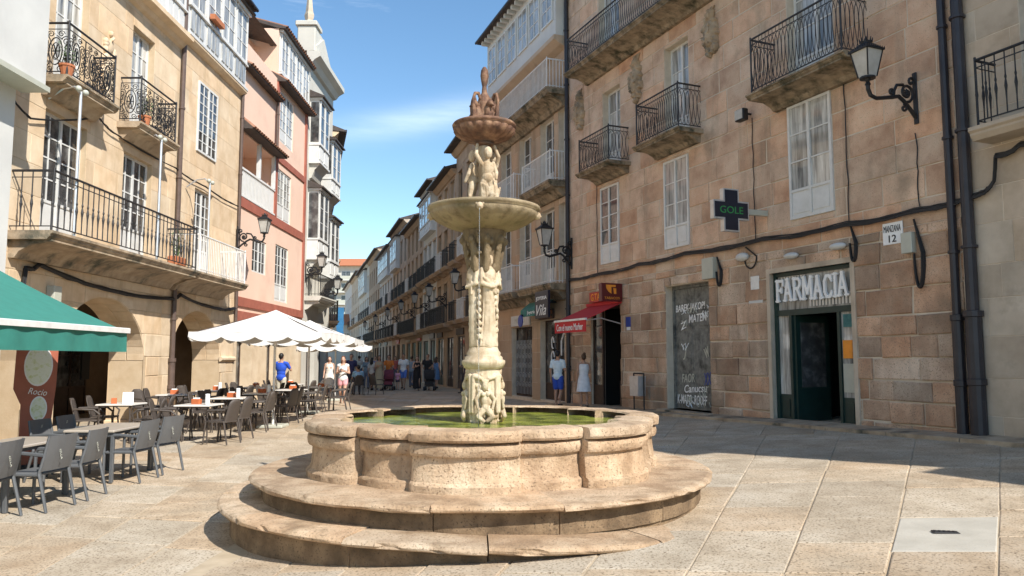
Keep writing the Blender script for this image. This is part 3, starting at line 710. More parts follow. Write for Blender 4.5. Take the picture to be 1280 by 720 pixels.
# pedestal drum with carved putto and foliage
def drum(b):
    b.lathe([(.2, .7), (.215, .86), (.225, 1.0), (.235, 1.2), (.24, 1.4), (.24, 1.52), (0, 1.52)][:6] + [(.0001, 1.52)], 24)
    rn = random.Random(5)
    for k in range(150):
        a = rn.uniform(0, 2 * math.pi); z = rn.uniform(.86, 1.46); r = .225 + .02 * (z - .85); s_ = rn.uniform(.018, .036)
        b.ell((r * math.cos(a), r * math.sin(a), z), (s_, s_, s_ * rn.uniform(.8, 1.5)), 7, 5)
    for k in range(4):
        M_ = Matrix.Rotation(k * math.pi / 2 + R_(8), 3, 'Z')
        def q(x, y, z): return M_ @ Vector((x, y, z))
        b.ell(q(0, -.245, 1.13), (.062, .05, .085), 10, 8); b.ell(q(0, -.25, 1.05), (.055, .05, .05), 10, 8); b.ell(q(0, -.26, 1.29), (.045, .045, .055), 10, 8)
        for sx in (-1, 1):
            b.ell(q(sx * .032, -.285, 1.2), (.03, .022, .028), 8, 6); b.cap(q(sx * .06, -.25, 1.22), .03, q(sx * .13, -.245, 1.14), .024, 8); b.cap(q(sx * .13, -.245, 1.14), .024, q(sx * .1, -.265, 1.04), .02, 8)
            b.cap(q(sx * .04, -.26, 1.01), .045, q(sx * .1, -.285, .95), .034, 8); b.cap(q(sx * .1, -.285, .95), .034, q(sx * .03, -.27, .9), .026, 8)
            b.cap(q(sx * .06, -.25, 1.37), .02, q(sx * .15, -.21, 1.4), .03, 8); b.cap(q(sx * .16, -.2, 1.4), .03, q(sx * .17, -.2, 1.0), .024, 8)
            b.cap(q(sx * .03, -.262, 1.34), .018, q(-sx * .01, -.262, 1.345), .02, 8)
blob(drum, 'pedestal_drum', 'carved', fo, .007, smooth_it=1).scale = (.82, .82, 1)
MB().lathe([(.2, 1.47), (.255, 1.49), (.275, 1.525), (.285, 1.545), (.285, 1.575), (.25, 1.59), (.25, 1.615), (.22, 1.635), (.225, 1.665), (.2, 1.69), (.19, 1.72), (.16, 1.76), (.0001, 1.77)], 32).build('pedestal_cornice', 'carved', fo, True).scale = (.88, .88, 1)
def shaft(b):
    b.lathe([(.13, 1.68), (.13, 2.9), (.0001, 2.92)], 16)
    rn = random.Random(3)
    for k in range(4):
        M_ = Matrix.Rotation(k * math.pi / 2 + R_(28), 3, 'Z')
        def q(x, y, z): return M_ @ Vector((x, y, z))
        b.cap(q(0, -.115, 1.76), .085, q(0, -.125, 2.25), .075, 12); b.cap(q(0, -.125, 2.25), .082, q(0, -.135, 2.5), .085, 12)
        for j in range(11):
            x = (j - 5) * .0175; b.cap(q(x * 1.3, -.19 + abs(x) * .55, 1.74), .011, q(x + .01 * math.sin(j * 2.1), -.2 + abs(x) * .6, 2.0), .008, 6); b.cap(q(x + .01 * math.sin(j * 2.1), -.2 + abs(x) * .6, 2.0), .008, q(x * .8, -.205 + abs(x) * .6, 2.36), .007, 6)
        b.ell(q(0, -.15, 2.56), (.092, .075, .11), 10, 8); b.ell(q(.0, -.165, 2.72), (.05, .052, .065), 10, 8); b.ell(q(.0, -.14, 2.75), (.062, .05, .06), 10, 8)
        for sx in (-1, 1):
            b.cap(q(sx * .09, -.14, 2.62), .035, q(sx * .11, -.17, 2.46), .03, 8); b.cap(q(sx * .11, -.17, 2.46), .03, q(sx * .02, -.235, 2.42), .024, 8)
        for j in range(8): b.cap(q(-.09 + .02 * j, -.2 - .012 * math.sin(j * .5), 2.52 - .016 * j), .018, q(.07, -.21, 2.34 + .02 * j), .014, 6)
        b.ell(q(.05, -.05, 1.75), (.09, .09, .045), 10, 6)
        for j in range(9): b.ell(q(.125 + rn.uniform(-.015, .015), -.125, 1.85 + j * .075), (.028, .028, .034), 7, 5)
blob(shaft, 'column_figures', 'carved', fo, .0075, smooth_it=1).scale = (.9, .9, 1)
def capital(b):
    b.lathe([(.15, 2.62), (.17, 2.78), (.2, 2.9), (.25, 3.02), (.27, 3.09), (.0001, 3.1)], 24); rn = random.Random(9)
    for k in range(8):
        a = k * math.pi / 4 + .2
        b.cap((.17 * math.cos(a), .17 * math.sin(a), 2.62), .045, (.25 * math.cos(a), .25 * math.sin(a), 2.98), .04, 8); b.ell((.27 * math.cos(a), .27 * math.sin(a), 2.97), (.045, .045, .05), 8, 6)
    for k in range(70):
        a = rn.uniform(0, 6.28); z = rn.uniform(2.64, 3.05); r = .17 + (z - 2.6) * .22; s_ = rn.uniform(.016, .034); b.ell((r * math.cos(a), r * math.sin(a), z), (s_, s_, s_ * 1.5), 7, 5)
blob(capital, 'capital', 'capm', fo, .009, smooth_it=1).scale = (.93, .93, 1)
def flute(n, amp, z0, z1):
    def f(r, z, a):
        if z0 < z < z1: return r * (1 + amp * abs(math.sin(n * a / 2))), z
        return r, z
    return f
MB().lathe([(.18, 3.08), (.26, 3.09), (.4, 3.13), (.52, 3.19), (.6, 3.25), (.635, 3.295), (.63, 3.31), (.66, 3.325), (.668, 3.345), (.66, 3.365), (.62, 3.37), (.57, 3.335), (.45, 3.25), (.2, 3.2), (.0001, 3.19)], 144, fn=flute(24, .035, 3.1, 3.29)).build('large_bowl', 'bowl', fo, True)
for k in range(4):
    a = TH0 + k * math.pi / 2 + R_(-2)
    o = MB(); p = Vector((.6 * math.cos(a), .6 * math.sin(a), 3.27)); d = Vector((math.cos(a), math.sin(a), 0))
    o.ell(p + d * .03, (.04, .04, .045), 10, 7); o.ell(p + d * .06 + Vector((0, 0, -.01)), (.018, .018, .014), 8, 6)
    for sx in (-1, 1): o.ell(p + d * .03 + Vector((-d.y, d.x, 0)) * sx * .035 + Vector((0, 0, .03)), (.016, .016, .02), 7, 5)
    sp_ = o.build('spout_mask', 'carved', fo, True)
    if k: continue
    tr = MB(); pts = [p + d * (.075 + .045 * t) + Vector((0, 0, -.03 - 2.36 * t * t)) for t in [i / 14 for i in range(15)]]
    tr.tube(pts, [0.0035 + .0015 * math.sin(i * 2.3) for i in range(15)], 6); tr.build('water_jet', 'jet', sp_, True)
def putti(b):
    b.lathe([(.09, 3.3), (.1, 3.4), (.07, 3.6), (.075, 3.9), (.09, 4.1), (.0001, 4.14)], 14)
    b.lathe([(.24, 3.28), (.24, 3.37), (.2, 3.41), (.0001, 3.42)], 20)
    for k in range(3):
        M_ = Matrix.Rotation(k * 2 * math.pi / 3 + R_(18), 3, 'Z')
        def q(x, y, z): return M_ @ Vector((x, y, z))
        b.ell(q(0, -.15, 3.8), (.085, .07, .11), 10, 8); b.ell(q(0, -.155, 3.7), (.08, .078, .07), 10, 8); b.ell(q(.01, -.17, 3.99), (.055, .06, .068), 10, 8); b.ell(q(.01, -.15, 4.02), (.06, .06, .055), 10, 8)
        for sx in (-1, 1):
            b.cap(q(sx * .045, -.155, 3.64), .052, q(sx * .055, -.175, 3.52), .04, 8); b.cap(q(sx * .055, -.175, 3.52), .036, q(sx * .05, -.155, 3.41), .027, 8); b.ell(q(sx * .052, -.185, 3.4), (.028, .05, .022), 8, 6)
        b.cap(q(-.085, -.15, 3.87), .032, q(-.15, -.13, 3.98), .028, 8); b.cap(q(-.15, -.13, 3.98), .027, q(-.12, -.08, 4.1), .024, 8)
        b.cap(q(.085, -.15, 3.87), .032, q(.12, -.19, 3.76), .028, 8); b.cap(q(.12, -.19, 3.76), .027, q(.1, -.24, 3.68), .022, 8)
        for j in range(6): b.cap(q(-.1 + .03 * j, -.21 - .02 * math.sin(j), 3.62 - .012 * j), .018, q(-.08 + .035 * j, -.18, 3.48 + .02 * (j % 2)), .016, 6)
blob(putti, 'putti_group', 'carved', fo, .0075, smooth_it=1).scale = (.86, .86, 1)
MB().lathe([(.06, 4.1), (.1, 4.12), (.13, 4.135), (.1, 4.15), (.16, 4.165), (.2, 4.18), (.25, 4.2), (.29, 4.225), (.325, 4.26), (.345, 4.3), (.355, 4.321), (.355, 4.325), (.378, 4.335), (.382, 4.355), (.37, 4.372), (.33, 4.37), (.2, 4.3), (.0001, 4.29)], 120, fn=flute(20, .09, 4.16, 4.32)).build('small_bowl', 'copper', fo, True)
def topg(b):
    b.lathe([(.1, 4.28), (.11, 4.38), (.085, 4.5), (.09, 4.62), (.07, 4.7), (.035, 4.76), (.028, 4.84), (.04, 4.9), (.05, 4.97), (.042, 5.04), (.02, 5.08), (.0001, 5.09)], 14)
    for k in range(4):
        M_ = Matrix.Rotation(k * math.pi / 2 + R_(35), 3, 'Z')
        def q(x, y, z): return M_ @ Vector((x, y, z))
        b.ell(q(0, -.1, 4.48), (.05, .06, .1), 8, 6); b.ell(q(0, -.13, 4.6), (.042, .05, .05), 8, 6); b.cap(q(0, -.17, 4.58), .02, q(0, -.2, 4.56), .014, 6)
        pts = [(0, -.12, 4.42), (0, -.185, 4.5), (0, -.2, 4.62), (0, -.17, 4.71), (0, -.12, 4.72), (0, -.1, 4.66)]
        for a, c in zip(pts, pts[1:]): b.cap(q(.06, a[1], a[2]), .02, q(.06, c[1], c[2]), .02, 6)
        b.cap(q(.06, -.18, 4.36), .03, q(.06, -.185, 4.55), .024, 6)
blob(topg, 'dolphin_finial', 'copper', fo, .008, smooth_it=1)
# ------------------------------------------------------------------ right-hand stone house with the pharmacy
R1 = Facade('stone_house', RW_O, RW_D, 'brown granite house with pharmacy, iron balconies and carved coats of arms')
gz = .12
def rz_(u): return ground(*R1.w(u)[:2])
TOP1 = 14.2; RE = 14.12
ops1 = [(9.62, 11.82, .28, 3.42, .5), (5.62, 7.46, .3, 3.48, .32), (1.5, 3.3, .1, 3.18, .5),
        (2.38, 3.42, 7.4, 9.78, .3), (5.76, 6.82, 7.4, 9.9, .3), (10.35, 11.6, 7.4, 9.9, .3),
        (2.2, 3.4, 10.8, 13.2, .3), (5.7, 6.9, 10.8, 13.2, .3)]
flush = [(2.22, 3.3, 4.45, 6.8), (5.66, 6.75, 4.46, 6.8), (10.3, 11.48, 4.48, 6.9)]
wall(R1, 0, RE, -1, TOP1, ops1, 'mortarR')
body(R1, 0, RE, TOP1, 9, 'mortarR', back=0)
skipz = [o[:4] for o in ops1] + flush
blocks(R1, .0, RE, .0, 3.9, skipz, (.36, .52), (.5, 1.05), 'stoneRl', 170, proud=(.01, .05), gap=.013, c=.02, jit=.014)
blocks(R1, .0, RE, 3.9, TOP1, skipz, (.42, .58), (.6, 1.35), 'stoneR', 130, proud=(.006, .024), gap=.012, c=.012, jit=.008)
# window surrounds of long stones
for i, (a, b, c, d) in enumerate(flush):
    window(R1, a, b, c, d, y=-.045, leaves=2, cols=1, rows=4 if i == 0 else 3, panel=.24, glass='glassl' if i else 'glass')
for a, b, c, d, _ in ops1[3:]:
    window(R1, a, b, c, d, y=.2, leaves=2, cols=1, rows=3, panel=.2, glass='glassl')
BAL = dict(style='ovals', rmat='ironR', th=.11, bracket=False, cove=.2)
balcony(R1, 2.02, 3.95, 7.25, .72, 1.02, **BAL); balcony(R1, 5.33, 7.36, 7.25, .72, 1.12, **BAL); balcony(R1, 9.92, 12.5, 7.2, .72, 1.2, **BAL)
balcony(R1, 1.4, 12.6, 10.65, .8, 1.08, **BAL)
eave(R1, -.2, RE - .02, TOP1, .55, rise=1.2, back=5)
m = MB(); m.prism([(0, TOP1 - .4), (-.12, TOP1 - .35), (-.3, TOP1 - .1), (-.3, TOP1 - .03), (0, TOP1 - .03)], 0, RE, 'yz'); m.build('cornice', 'stoneG', R1.ob)
# carved coats of arms
def coat(u, z, h, seed):
    rn = random.Random(seed)
    def f(b):
        b.ell((u, -.02, z), (.24, .16, h * .36), 12, 8); b.ell((u, -.15, z - .03), (.17, .09, h * .25), 12, 8)
        b.ell((u, -.07, z + h * .4), (.13, .1, .15), 10, 7); b.ell((u + .02, -.15, z + h * .38), (.07, .07, .09), 8, 6)
        for k in range(7): b.cap((u + rn.uniform(-.1, .1), -.05, z + h * .47), .035, (u + rn.uniform(-.2, .2), -.05, z + h * .55), .025, 6)
        for k in range(46):
            a = rn.uniform(0, 6.28); q = rn.uniform(.75, 1.15); b.ell((u + .25 * q * math.cos(a), -.04, z + h * .4 * q * math.sin(a)), (rn.uniform(.03, .06), .14, rn.uniform(.04, .08)), 7, 5)
        for k in range(16): b.ell((u + rn.uniform(-.14, .14), -.24, z + rn.uniform(-.3, .22)), (.03, .03, .045), 6, 5)
    blob(f, 'coat_of_arms', 'stoneD', R1.ob, .016, smooth_it=1)
coat(.95, 9.62, 1.35, 1); coat(4.42, 9.5, 1.35, 2); coat(7.85, 9.5, 1.2, 3)
# pharmacy front
pu0, pu1, pz0, pz1 = 9.62, 11.82, .28, 3.42
m = MB(); y = .12
m.box(pu0 - .1, pu0 + .0, -.05, .1, pz0, pz1 + .1); m.box(pu1, pu1 + .1, -.05, .1, pz0, pz1 + .1); m.box(pu0, pu1, -.05, .1, pz1, pz1 + .1)
m.build('stone_door_trim', 'stoneG', R1.ob)
m = MB()
for a in (pu0, pu1 - .08): m.box(a, a + .08, y - .06, y + .06, pz0, pz1)
for a in (pu0 + .42, pu1 - .48): m.box(a, a + .07, y - .05, y + .05, pz0, 2.55)
m.box(pu0 + .08, pu1 - .08, y - .055, y + .05, 2.5, 2.62); m.box(pu0 + .08, pu1 - .08, y - .055, y + .05, pz1 - .08, pz1)
for a, b in ((pu0 + .08, pu0 + .42), (pu1 - .41, pu1 - .08)): m.box(a, b, y - .02, y + .03, pz0, .85); m.box(a + .07, b - .07, y - .035, y, pz0 + .1, .75)
pf = m.build('shop_front', 'green', R1.ob)
def pane(F, a, b, c, d, y, mat, par, nm='pane'): return MB().box(a, b, y - .006, y + .006, c, d).build(nm, mat, par)
pane(R1, pu0 + .08, pu0 + .42, .85, 2.5, y, 'glassl', pf); pane(R1, pu1 - .41, pu1 - .08, .85, 2.5, y, 'glassl', pf); pane(R1, pu0 + .08, pu1 - .08, 2.62, pz1 - .08, y + .01, 'glassl', pf)
GL = {'F': ([(.16, 0, .16, 1), (.16, .95, .74, .95), (.16, .52, .56, .52)], [(0, .03, .34, .03), (0, .97, .2, .97), (.74, .97, .74, .72), (.56, .4, .56, .64)], .8),
      'A': ([(.1, 0, .4, 1), (.36, 1, .74, 0), (.2, .34, .62, .34)], [(-.04, .03, .26, .03), (.58, .03, .92, .03), (.28, .97, .48, .97)], .9),
      'R': ([(.16, 0, .16, 1), (.16, .95, .55, .95), (.55, .95, .72, .84), (.72, .84, .72, .66), (.72, .66, .55, .52), (.16, .52, .55, .52), (.42, .52, .78, 0)], [(0, .03, .34, .03), (0, .97, .2, .97), (.68, .03, .92, .03)], .92),
      'M': ([(.12, 0, .16, 1), (.16, 1, .48, .25), (.48, .25, .8, 1), (.8, 1, .86, 0)], [(-.02, .03, .28, .03), (.7, .03, 1.02, .03), (.02, .97, .22, .97), (.74, .97, .96, .97)], 1.02),
      'C': ([(.72, .8, .55, .95), (.55, .95, .3, .95), (.3, .95, .13, .72), (.13, .72, .13, .28), (.13, .28, .3, .05), (.3, .05, .58, .05), (.58, .05, .74, .2)], [(.72, .98, .72, .7), (.74, .3, .74, .06)], .85),
      'I': ([(.2, 0, .2, 1)], [(.02, .03, .38, .03), (.02, .97, .38, .97)], .42)}
word = 'FARMACIA'; tw = sum(GL[c][2] for c in word); kx = 1.98 / tw; xx = pu0 + .1
for i, c in enumerate(word):
    q = MB(); zs_, hh_ = 2.8 + .01 * math.sin(i), .46
    for seg, th_ in [(g_, .058) for g_ in GL[c][0]] + [(g_, .034) for g_ in GL[c][1]]:
        a = Vector((xx + seg[0] * kx, zs_ + seg[1] * hh_)); b2 = Vector((xx + seg[2] * kx, zs_ + seg[3] * hh_)); d2 = (b2 - a).normalized(); n2 = Vector((-d2.y, d2.x)) * th_ / 2; e2 = d2 * th_ * .3; dy = random.uniform(0, .004)
        q.prism([tuple(a - e2 + n2), tuple(b2 + e2 + n2), tuple(b2 + e2 - n2), tuple(a - e2 - n2)], y - .1 - dy, y - .055)
    q.build('letter', 'whiteprint', pf); xx += GL[c][2] * kx
for k in range(13): a = pu0 + 1.0 + k * .085; MB().box(a, a + .045, y - .03, y - .015, 2.66, 2.88).build('sign_bar', 'tabletop', pf)
for k in range(9): a = pu0 + .2 + k * .08; MB().box(a, a + .045, y - .03, y - .015, 3.1, 3.32).build('sign_bar', 'tabletop', pf)
dl = MB().box(pu0 + .5, pu0 + .56, y, y + .9, pz0 + .03, 2.5).build('door_leaf', 'green', pf); MB().box(pu0 + .558, pu0 + .566, y + .12, y + .78, 1.0, 2.35).build('pane', 'glass', dl)
MB().box(pu1 - .39, pu1 - .12, y - .022, y - .01, .95, 1.5).build('poster', 'boxgrey', pf); MB().box(pu1 - .38, pu1 - .15, y - .022, y - .01, 1.6, 1.95).build('poster', 'orange', pf); MB().box(pu1 - .35, pu1 - .12, y - .022, y - .01, 2.2, 2.45).build('poster', 'tealdk', pf)
m = MB(); m.box(pu0 + .01, pu1 - .01, .49, 4.5, pz0 - .1, pz1); ins = m.build('shop_interior', 'dark', R1.ob)
b = bmesh.new(); b.from_mesh(ins.data); bmesh.ops.delete(b, geom=[f for f in b.faces if f.calc_center_median().y < .5], context='FACES'); b.to_mesh(ins.data); b.free()
MB().cbox(pu0 + 1.0, pu1 - .1, 2.4, 2.9, pz0 - .1, 1.2, .02).build('counter', 'wooddk', ins)
MB().cbox(pu0 - .05, pu1 + .05, -.12, .5, pz0 - .3, pz0 + .005, .015).build('door_step', 'stoneD', R1.ob)
# grey graffiti door
gu0, gu1, g0, g1 = 5.62, 7.46, .3, 3.48; m = MB(); y = .24
m.box(gu0, gu0 + .07, y - .04, y + .08, g0, g1); m.box(gu1 - .07, gu1, y - .04, y + .08, g0, g1); m.box(gu0 + .07, gu1 - .07, y - .04, y + .08, g1 - .08, g1)
gf = m.build('door_frame', 'woodgrey', R1.ob)
mid = (gu0 + gu1) / 2
for a, b_ in ((gu0 + .075, mid - .004), (mid + .004, gu1 - .075)):
    m = MB(); m.box(a, b_, y, y + .05, g0 + .02, g1 - .085); zz = [.42, 1.28, 2.28, 3.2]
    for c, d in zip(zz, zz[1:]):
        c += .07; d -= .07; m.box(a + .1, b_ - .1, y - .012, y + .01, c, d); m.box(a + .16, b_ - .16, y - .024, y, c + .07, d - .07)
    m.build('door_leaf', 'woodgrey', gf)
for s, x, z, w_, h_, mt, ro in (('BAREK-JAKOP!', -.16, 2.88, 1.25, .24, 'whiteprint', .03), ('MATEM', .15, 2.62, .75, .2, 'whiteprint', .05), ('Z', -.45, 2.45, .32, .18, 'whiteprint', .3), ('FAOR', -.3, 1.1, .55, .22, 'boxgrey', .04), ('Canucsu', .0, .85, .95, .2, 'whiteprint', .06), ('K-MATO  ROOFF', -.16, .56, 1.25, .24, 'whiteprint', .0), ('XX', .5, 1.1, .3, .3, 'blue', .1), ('J', -.42, 1.7, .14, .28, 'boxgrey', -.1), ('w', .5, 1.75, .2, .25, 'boxgrey', .4)):
    text(s, gf, mid + x, y - .03, z, w_, h_, mt, 'graffiti', bold=.012, depth=.004, rot=ro, shear=.2)
for k in range(14):
    x_, z_ = mid + random.uniform(-.7, .7), random.choice([2.75, 2.55, 1.9, 1.0, .8, .55]) + random.uniform(-.1, .1); q = MB(); n_ = random.randint(6, 12)
    q.tube([(min(max(x_ + .03 * i + .05 * math.sin(i * 1.9 + k), gu0 + .12), gu1 - .12), y - .03, z_ + .09 * math.sin(i * 1.5 + k * .7)) for i in range(n_)], .011, 5); q.build('graffiti', 'boxgrey' if k % 3 else 'whiteprint', gf)
MB().cbox(gu0 - .12, gu1 + .1, -.3, .32, .0, .3, .02).build('door_step', 'stoneD', R1.ob)
# tobacconist
tu0, tu1 = 1.5, 3.3; m = MB(); y = .1
m.box(tu0, tu0 + .07, y - .04, y + .04, .1, 3.18); m.box(tu1 - .07, tu1, y - .04, y + .04, .1, 3.18); m.box(tu0 + .07, tu1 - .07, y - .04, y + .04, 3.08, 3.18); m.box(tu0 + .55, tu0 + .61, y - .035, y + .035, .1, 3.08); m.box(tu0 + .07, tu0 + .55, y - .03, y + .03, .1, .8); m.box(tu1 - .22, tu1 - .07, y - .03, y + .03, .1, .95)
tf = m.build('shop_front', 'wooddk', R1.ob); pane(R1, tu0 + .07, tu0 + .55, .8, 3.08, y, 'glass', tf)
ins = MB().box(tu0 + .01, tu1 - .01, .49, 4, .05, 3.18).build('shop_interior', 'dark', R1.ob)
b = bmesh.new(); b.from_mesh(ins.data); bmesh.ops.delete(b, geom=[f for f in b.faces if f.calc_center_median().y < .5], context='FACES'); b.to_mesh(ins.data); b.free()
MB().cbox(tu0 + .75, tu1 - .3, 1.2, 1.7, .05, 1.1, .02).build('counter', 'wooddk', ins); MB().cbox(tu0 + .8, tu0 + 1.3, 1.25, 1.6, 1.11, 1.65, .02).build('display_box', 'boxgrey', ins)
aw = empty('shop_awning', R1.w(0), R1.ang, 'red cloth awning with white front bar over the tobacconist door', 'awning')
o = MB(); o.add([(1.42, -.04, 3.22), (3.42, -.04, 3.22), (3.42, -1.2, 2.72), (1.42, -1.2, 2.72), (1.42, -.04, 3.2), (3.42, -.04, 3.2), (3.42, -1.2, 2.7), (1.42, -1.2, 2.7)], [(0, 1, 2, 3), (7, 6, 5, 4), (0, 3, 7, 4), (1, 5, 6, 2)]); o.build('canopy', 'redcloth', aw)
MB().box(1.42, 3.42, -1.225, -1.205, 2.36, 2.7).build('valance', 'redcloth', aw); MB().box(1.4, 3.44, -1.25, -1.19, 2.69, 2.75).build('front_bar', 'whitei', aw); MB().box(1.4, 3.44, -.12, -.02, 3.2, 3.3).build('cassette', 'redcloth', aw)
for u in (1.46, 3.38): MB().tube([(u, -.05, 2.6), (u, -.7, 2.75), (u, -1.19, 2.68)], .018, 5).build('arm', 'alu', aw)
text('Con el nuevo Marker', aw, 2.42, -1.235, 2.52, 1.7, .2, 'whiteprint', depth=.006)
sg = empty('tobacco_sign', R1.w(0), R1.ang, 'red lightbox sign with orange letters above the red awning', 'shop sign')
MB().cbox(1.75, 3.3, -.2, -.03, 3.31, 3.62, .01).build('box', 'redsign', sg); text('G.TABACOS', sg, 2.55, -.205, 3.46, 1.35, .22, 'orange', bold=.01, depth=.01)
sg2 = empty('projecting_sign', R1.w(0), R1.ang, 'maroon projecting box sign with orange T logo beside tobacconist', 'shop sign')
MB().cbox(3.32, 3.5, -.74, -.05, 3.24, 3.76, .015).build('box', 'maroon', sg2)
q = MB(); lg = [(-.2, .16), (.12, .16), (.12, .1), (-.02, .1), (-.02, -.1), (-.12, -.04), (-.19, .06)]
q.add([(3.505, -.4 + a, 3.55 + b_) for a, b_ in lg], [tuple(range(len(lg)))]); q.add([(3.505, -.4 + a, 3.55 + b_) for a, b_ in [(.04, .07), (.14, .06), (.14, -.1), (.06, -.1)]], [(0, 1, 2, 3)]); q.build('logo', 'orange', sg2)
text('TABACOS', sg2, 3.504, -.4, 3.33, .5, .07, 'orange', face='right', depth=.004)
MB().cbox(3.62, 3.86, -.03, -.005, 2.5, 2.78, .004).build('x', 'blue').name = 'notice_plate'
npl = bpy.data.objects['notice_plate']; npl.parent = R1.ob; tag(npl)
MB().cbox(3.66, 3.84, -.028, -.004, 2.4, 2.49, .003).build('notice_plate', 'whiteprint', R1.ob)
# small fittings on the wall
def fit(name, u0, u1, z0, z1, d, mat, label, cat, y=-.02):
    return tag(MB().cbox(u0, u1, y - d, y, z0, z1, .008).build(name, mat, loc=R1.w(0), rz=R1.ang), label, cat)
pl = empty('street_plaque', R1.w(0), R1.ang, 'white enamel plaque reading MANZANA 12 on the stone wall', 'plaque')
MB().cbox(12.6, 13.02, -.045, -.02, 3.63, 4.02, .004).build('plate', 'whiteprint', pl); text('MANZANA', pl, 12.81, -.05, 3.91, .36, .12, 'blackprint', depth=.004); text('12', pl, 12.81, -.05, 3.73, .16, .13, 'blackprint', bold=.01, depth=.004)
fit('junction_box', 13.05, 13.27, 3.42, 3.78, .12, 'boxgrey', 'small grey junction box with looped cable under the street plaque', 'junction box')
fit('cable_box', 7.42, 7.85, 3.5, 4.0, .16, 'boxgrey', 'pale grey cable box above the graffiti door', 'junction box')
fit('notice', 9.0, 9.28, 3.12, 3.42, .02, 'whitei', 'small white notice high beside the pharmacy door', 'notice'); fit('notice', 8.92, 9.38, 2.62, 2.88, .02, 'whitep', 'pale green edged licence plate beside the pharmacy door', 'notice')
fl = empty('floodlight', R1.w(9.15, -.02, 7.05), R1.ang, 'small square black floodlight fixed under the stone balcony', 'floodlight')
MB().cbox(-.17, .12, -.32, -.16, -.12, .14, .02).build('housing', 'iron', fl); MB().box(-.15, .1, -.333, -.322, -.1, .12).build('glass', 'lampglass', fl); MB().tube([(0, 0, .05), (0, -.18, .05)], .025, 6).build('bracket', 'iron', fl)
for u, z, lb in ((8.82, 3.88, 'white oval bulkhead lamp hanging below the cable bundle'), (10.35, 3.72, 'flat pale spotlight over the pharmacy sign, beside the green cross'), (11.6, 3.75, 'flat pale spotlight over the pharmacy sign, beside the plaque')):
    t = empty('bulkhead_lamp', R1.w(u, 0, z), R1.ang, lb, 'lamp'); q = MB(); q.ell((0, -.1, 0), (.2, .1, .07 if z < 3.8 else .1), 12, 8); q.build('shade', 'whitep', t, True); MB().tube([(0, 0, .06), (0, -.1, .05)], .02, 6).build('mount', 'iron', t)
# pharmacy cross
cu = 9.55; pc = empty('pharmacy_cross', R1.w(cu, 0, 4.75), R1.ang, 'dark pharmacy cross with grey edge and green LED letters', 'shop sign')
def plus(a, b_): return [(-b_, -a), (b_, -a), (b_, -b_), (a, -b_), (a, b_), (b_, b_), (b_, a), (-b_, a), (-b_, b_), (-a, b_), (-a, -b_), (-b_, -b_)]
def crossm(mb, a, b_, x0, x1):
    P = plus(a, b_); n = len(P); mb.add([(x0, -1.0 + p, q_) for p, q_ in P] + [(x1, -1.0 + p, q_) for p, q_ in P], [tuple(range(n)), tuple(range(2 * n - 1, n - 1, -1))] + [(i, (i + 1) % n, (i + 1) % n + n, i + n) for i in range(n)]); return mb
crossm(MB(), .46, .2, -.06, .06).build('casing', 'alu', pc); crossm(MB(), .43, .165, .058, .07).build('display', 'navy', pc); MB().cbox(-.05, .05, -.58, .0, -.06, .06, .01).build('bracket', 'boxgrey', pc)
text('GOLE', pc, .072, -1.0, 0, .6, .15, 'led', face='right', depth=.004)
# cable bundle
def cables(name, F, pts, n, label, rad=.018, sag=.05):
    t = empty(name, F.w(0), F.ang, label, 'cable')
    for k in range(n):
        q = []; oz, oy = random.uniform(-.045, .045), random.uniform(-.06, 0)
        for (a, b_) in zip(pts, pts[1:]):
            for i in range(8):
                s_ = i / 8; q.append((a[0] + (b_[0] - a[0]) * s_, -.05 + oy, a[1] + (b_[1] - a[1]) * s_ - sag * math.sin(math.pi * s_) * random.uniform(.6, 1.2) + oz + random.uniform(-.008, .008)))
        q.append((pts[-1][0], -.05 + oy, pts[-1][1] + oz)); MB().tube(q, rad * random.uniform(.6, 1.1), 5).build('cable', 'cable', t)
    return t
cables('cable_bundle', R1, [(.1, 4.2), (2.2, 4.18), (4.4, 4.22), (6.6, 4.25), (9.5, 4.2), (11.8, 4.16), (13.3, 4.15), (14.5, 4.2), (14.75, 4.35), (14.8, 4.75), (15.2, 4.82), (16.5, 4.8)], 7, 'thick bundle of black cables running along the granite wall above the pharmacy')
def vcable(u, z0, z1, lb, F=R1): return tag(MB().tube([(u + random.uniform(-.02, .02), -.04, z0 + (z1 - z0) * i / 10) for i in range(11)], .011, 5).build('wall_cable', 'cable', loc=F.w(0), rz=F.ang), lb, 'cable')
vcable(9.2, 4.2, 7.0, 'thin black cable dropping from the floodlight'); vcable(11.85, 4.1, 7.0, 'thin black cable right beside the white shuttered window'); vcable(13.38, 4.15, 5.5, 'thin black cable under the large wall lantern'); vcable(2.0, 4.15, 7.0, 'thin dark cable below the small end balcony')
def loop(u, z, w_, h_, lb, n=3):
    t = empty('cable_loop', R1.w(u, 0, z), R1.ang, lb, 'cable')
    for k in range(n): MB().tube([(w_ * math.cos(a) * (1 - .12 * k), -.06 - .02 * k, -h_ / 2 + h_ / 2 * math.sin(a)) for a in [math.pi * (1 - i / 12) * -1 for i in range(13)]] + [(-w_ * .8, -.06, 0), ], .018, 5).build('cable', 'cable', t)
loop(11.95, 4.12, .08, .7, 'black cable loop hanging below the bundle right of the pharmacy'); loop(13.35, 4.0, .1, 1.2, 'long black cable loop beside the grey junction box'); loop(7.95, 4.0, .1, .7, 'black cable loop beside the pale cable box'); loop(9.05, 4.1, .2, .5, 'thin black cable loop around the oval bulkhead lamp', 1)
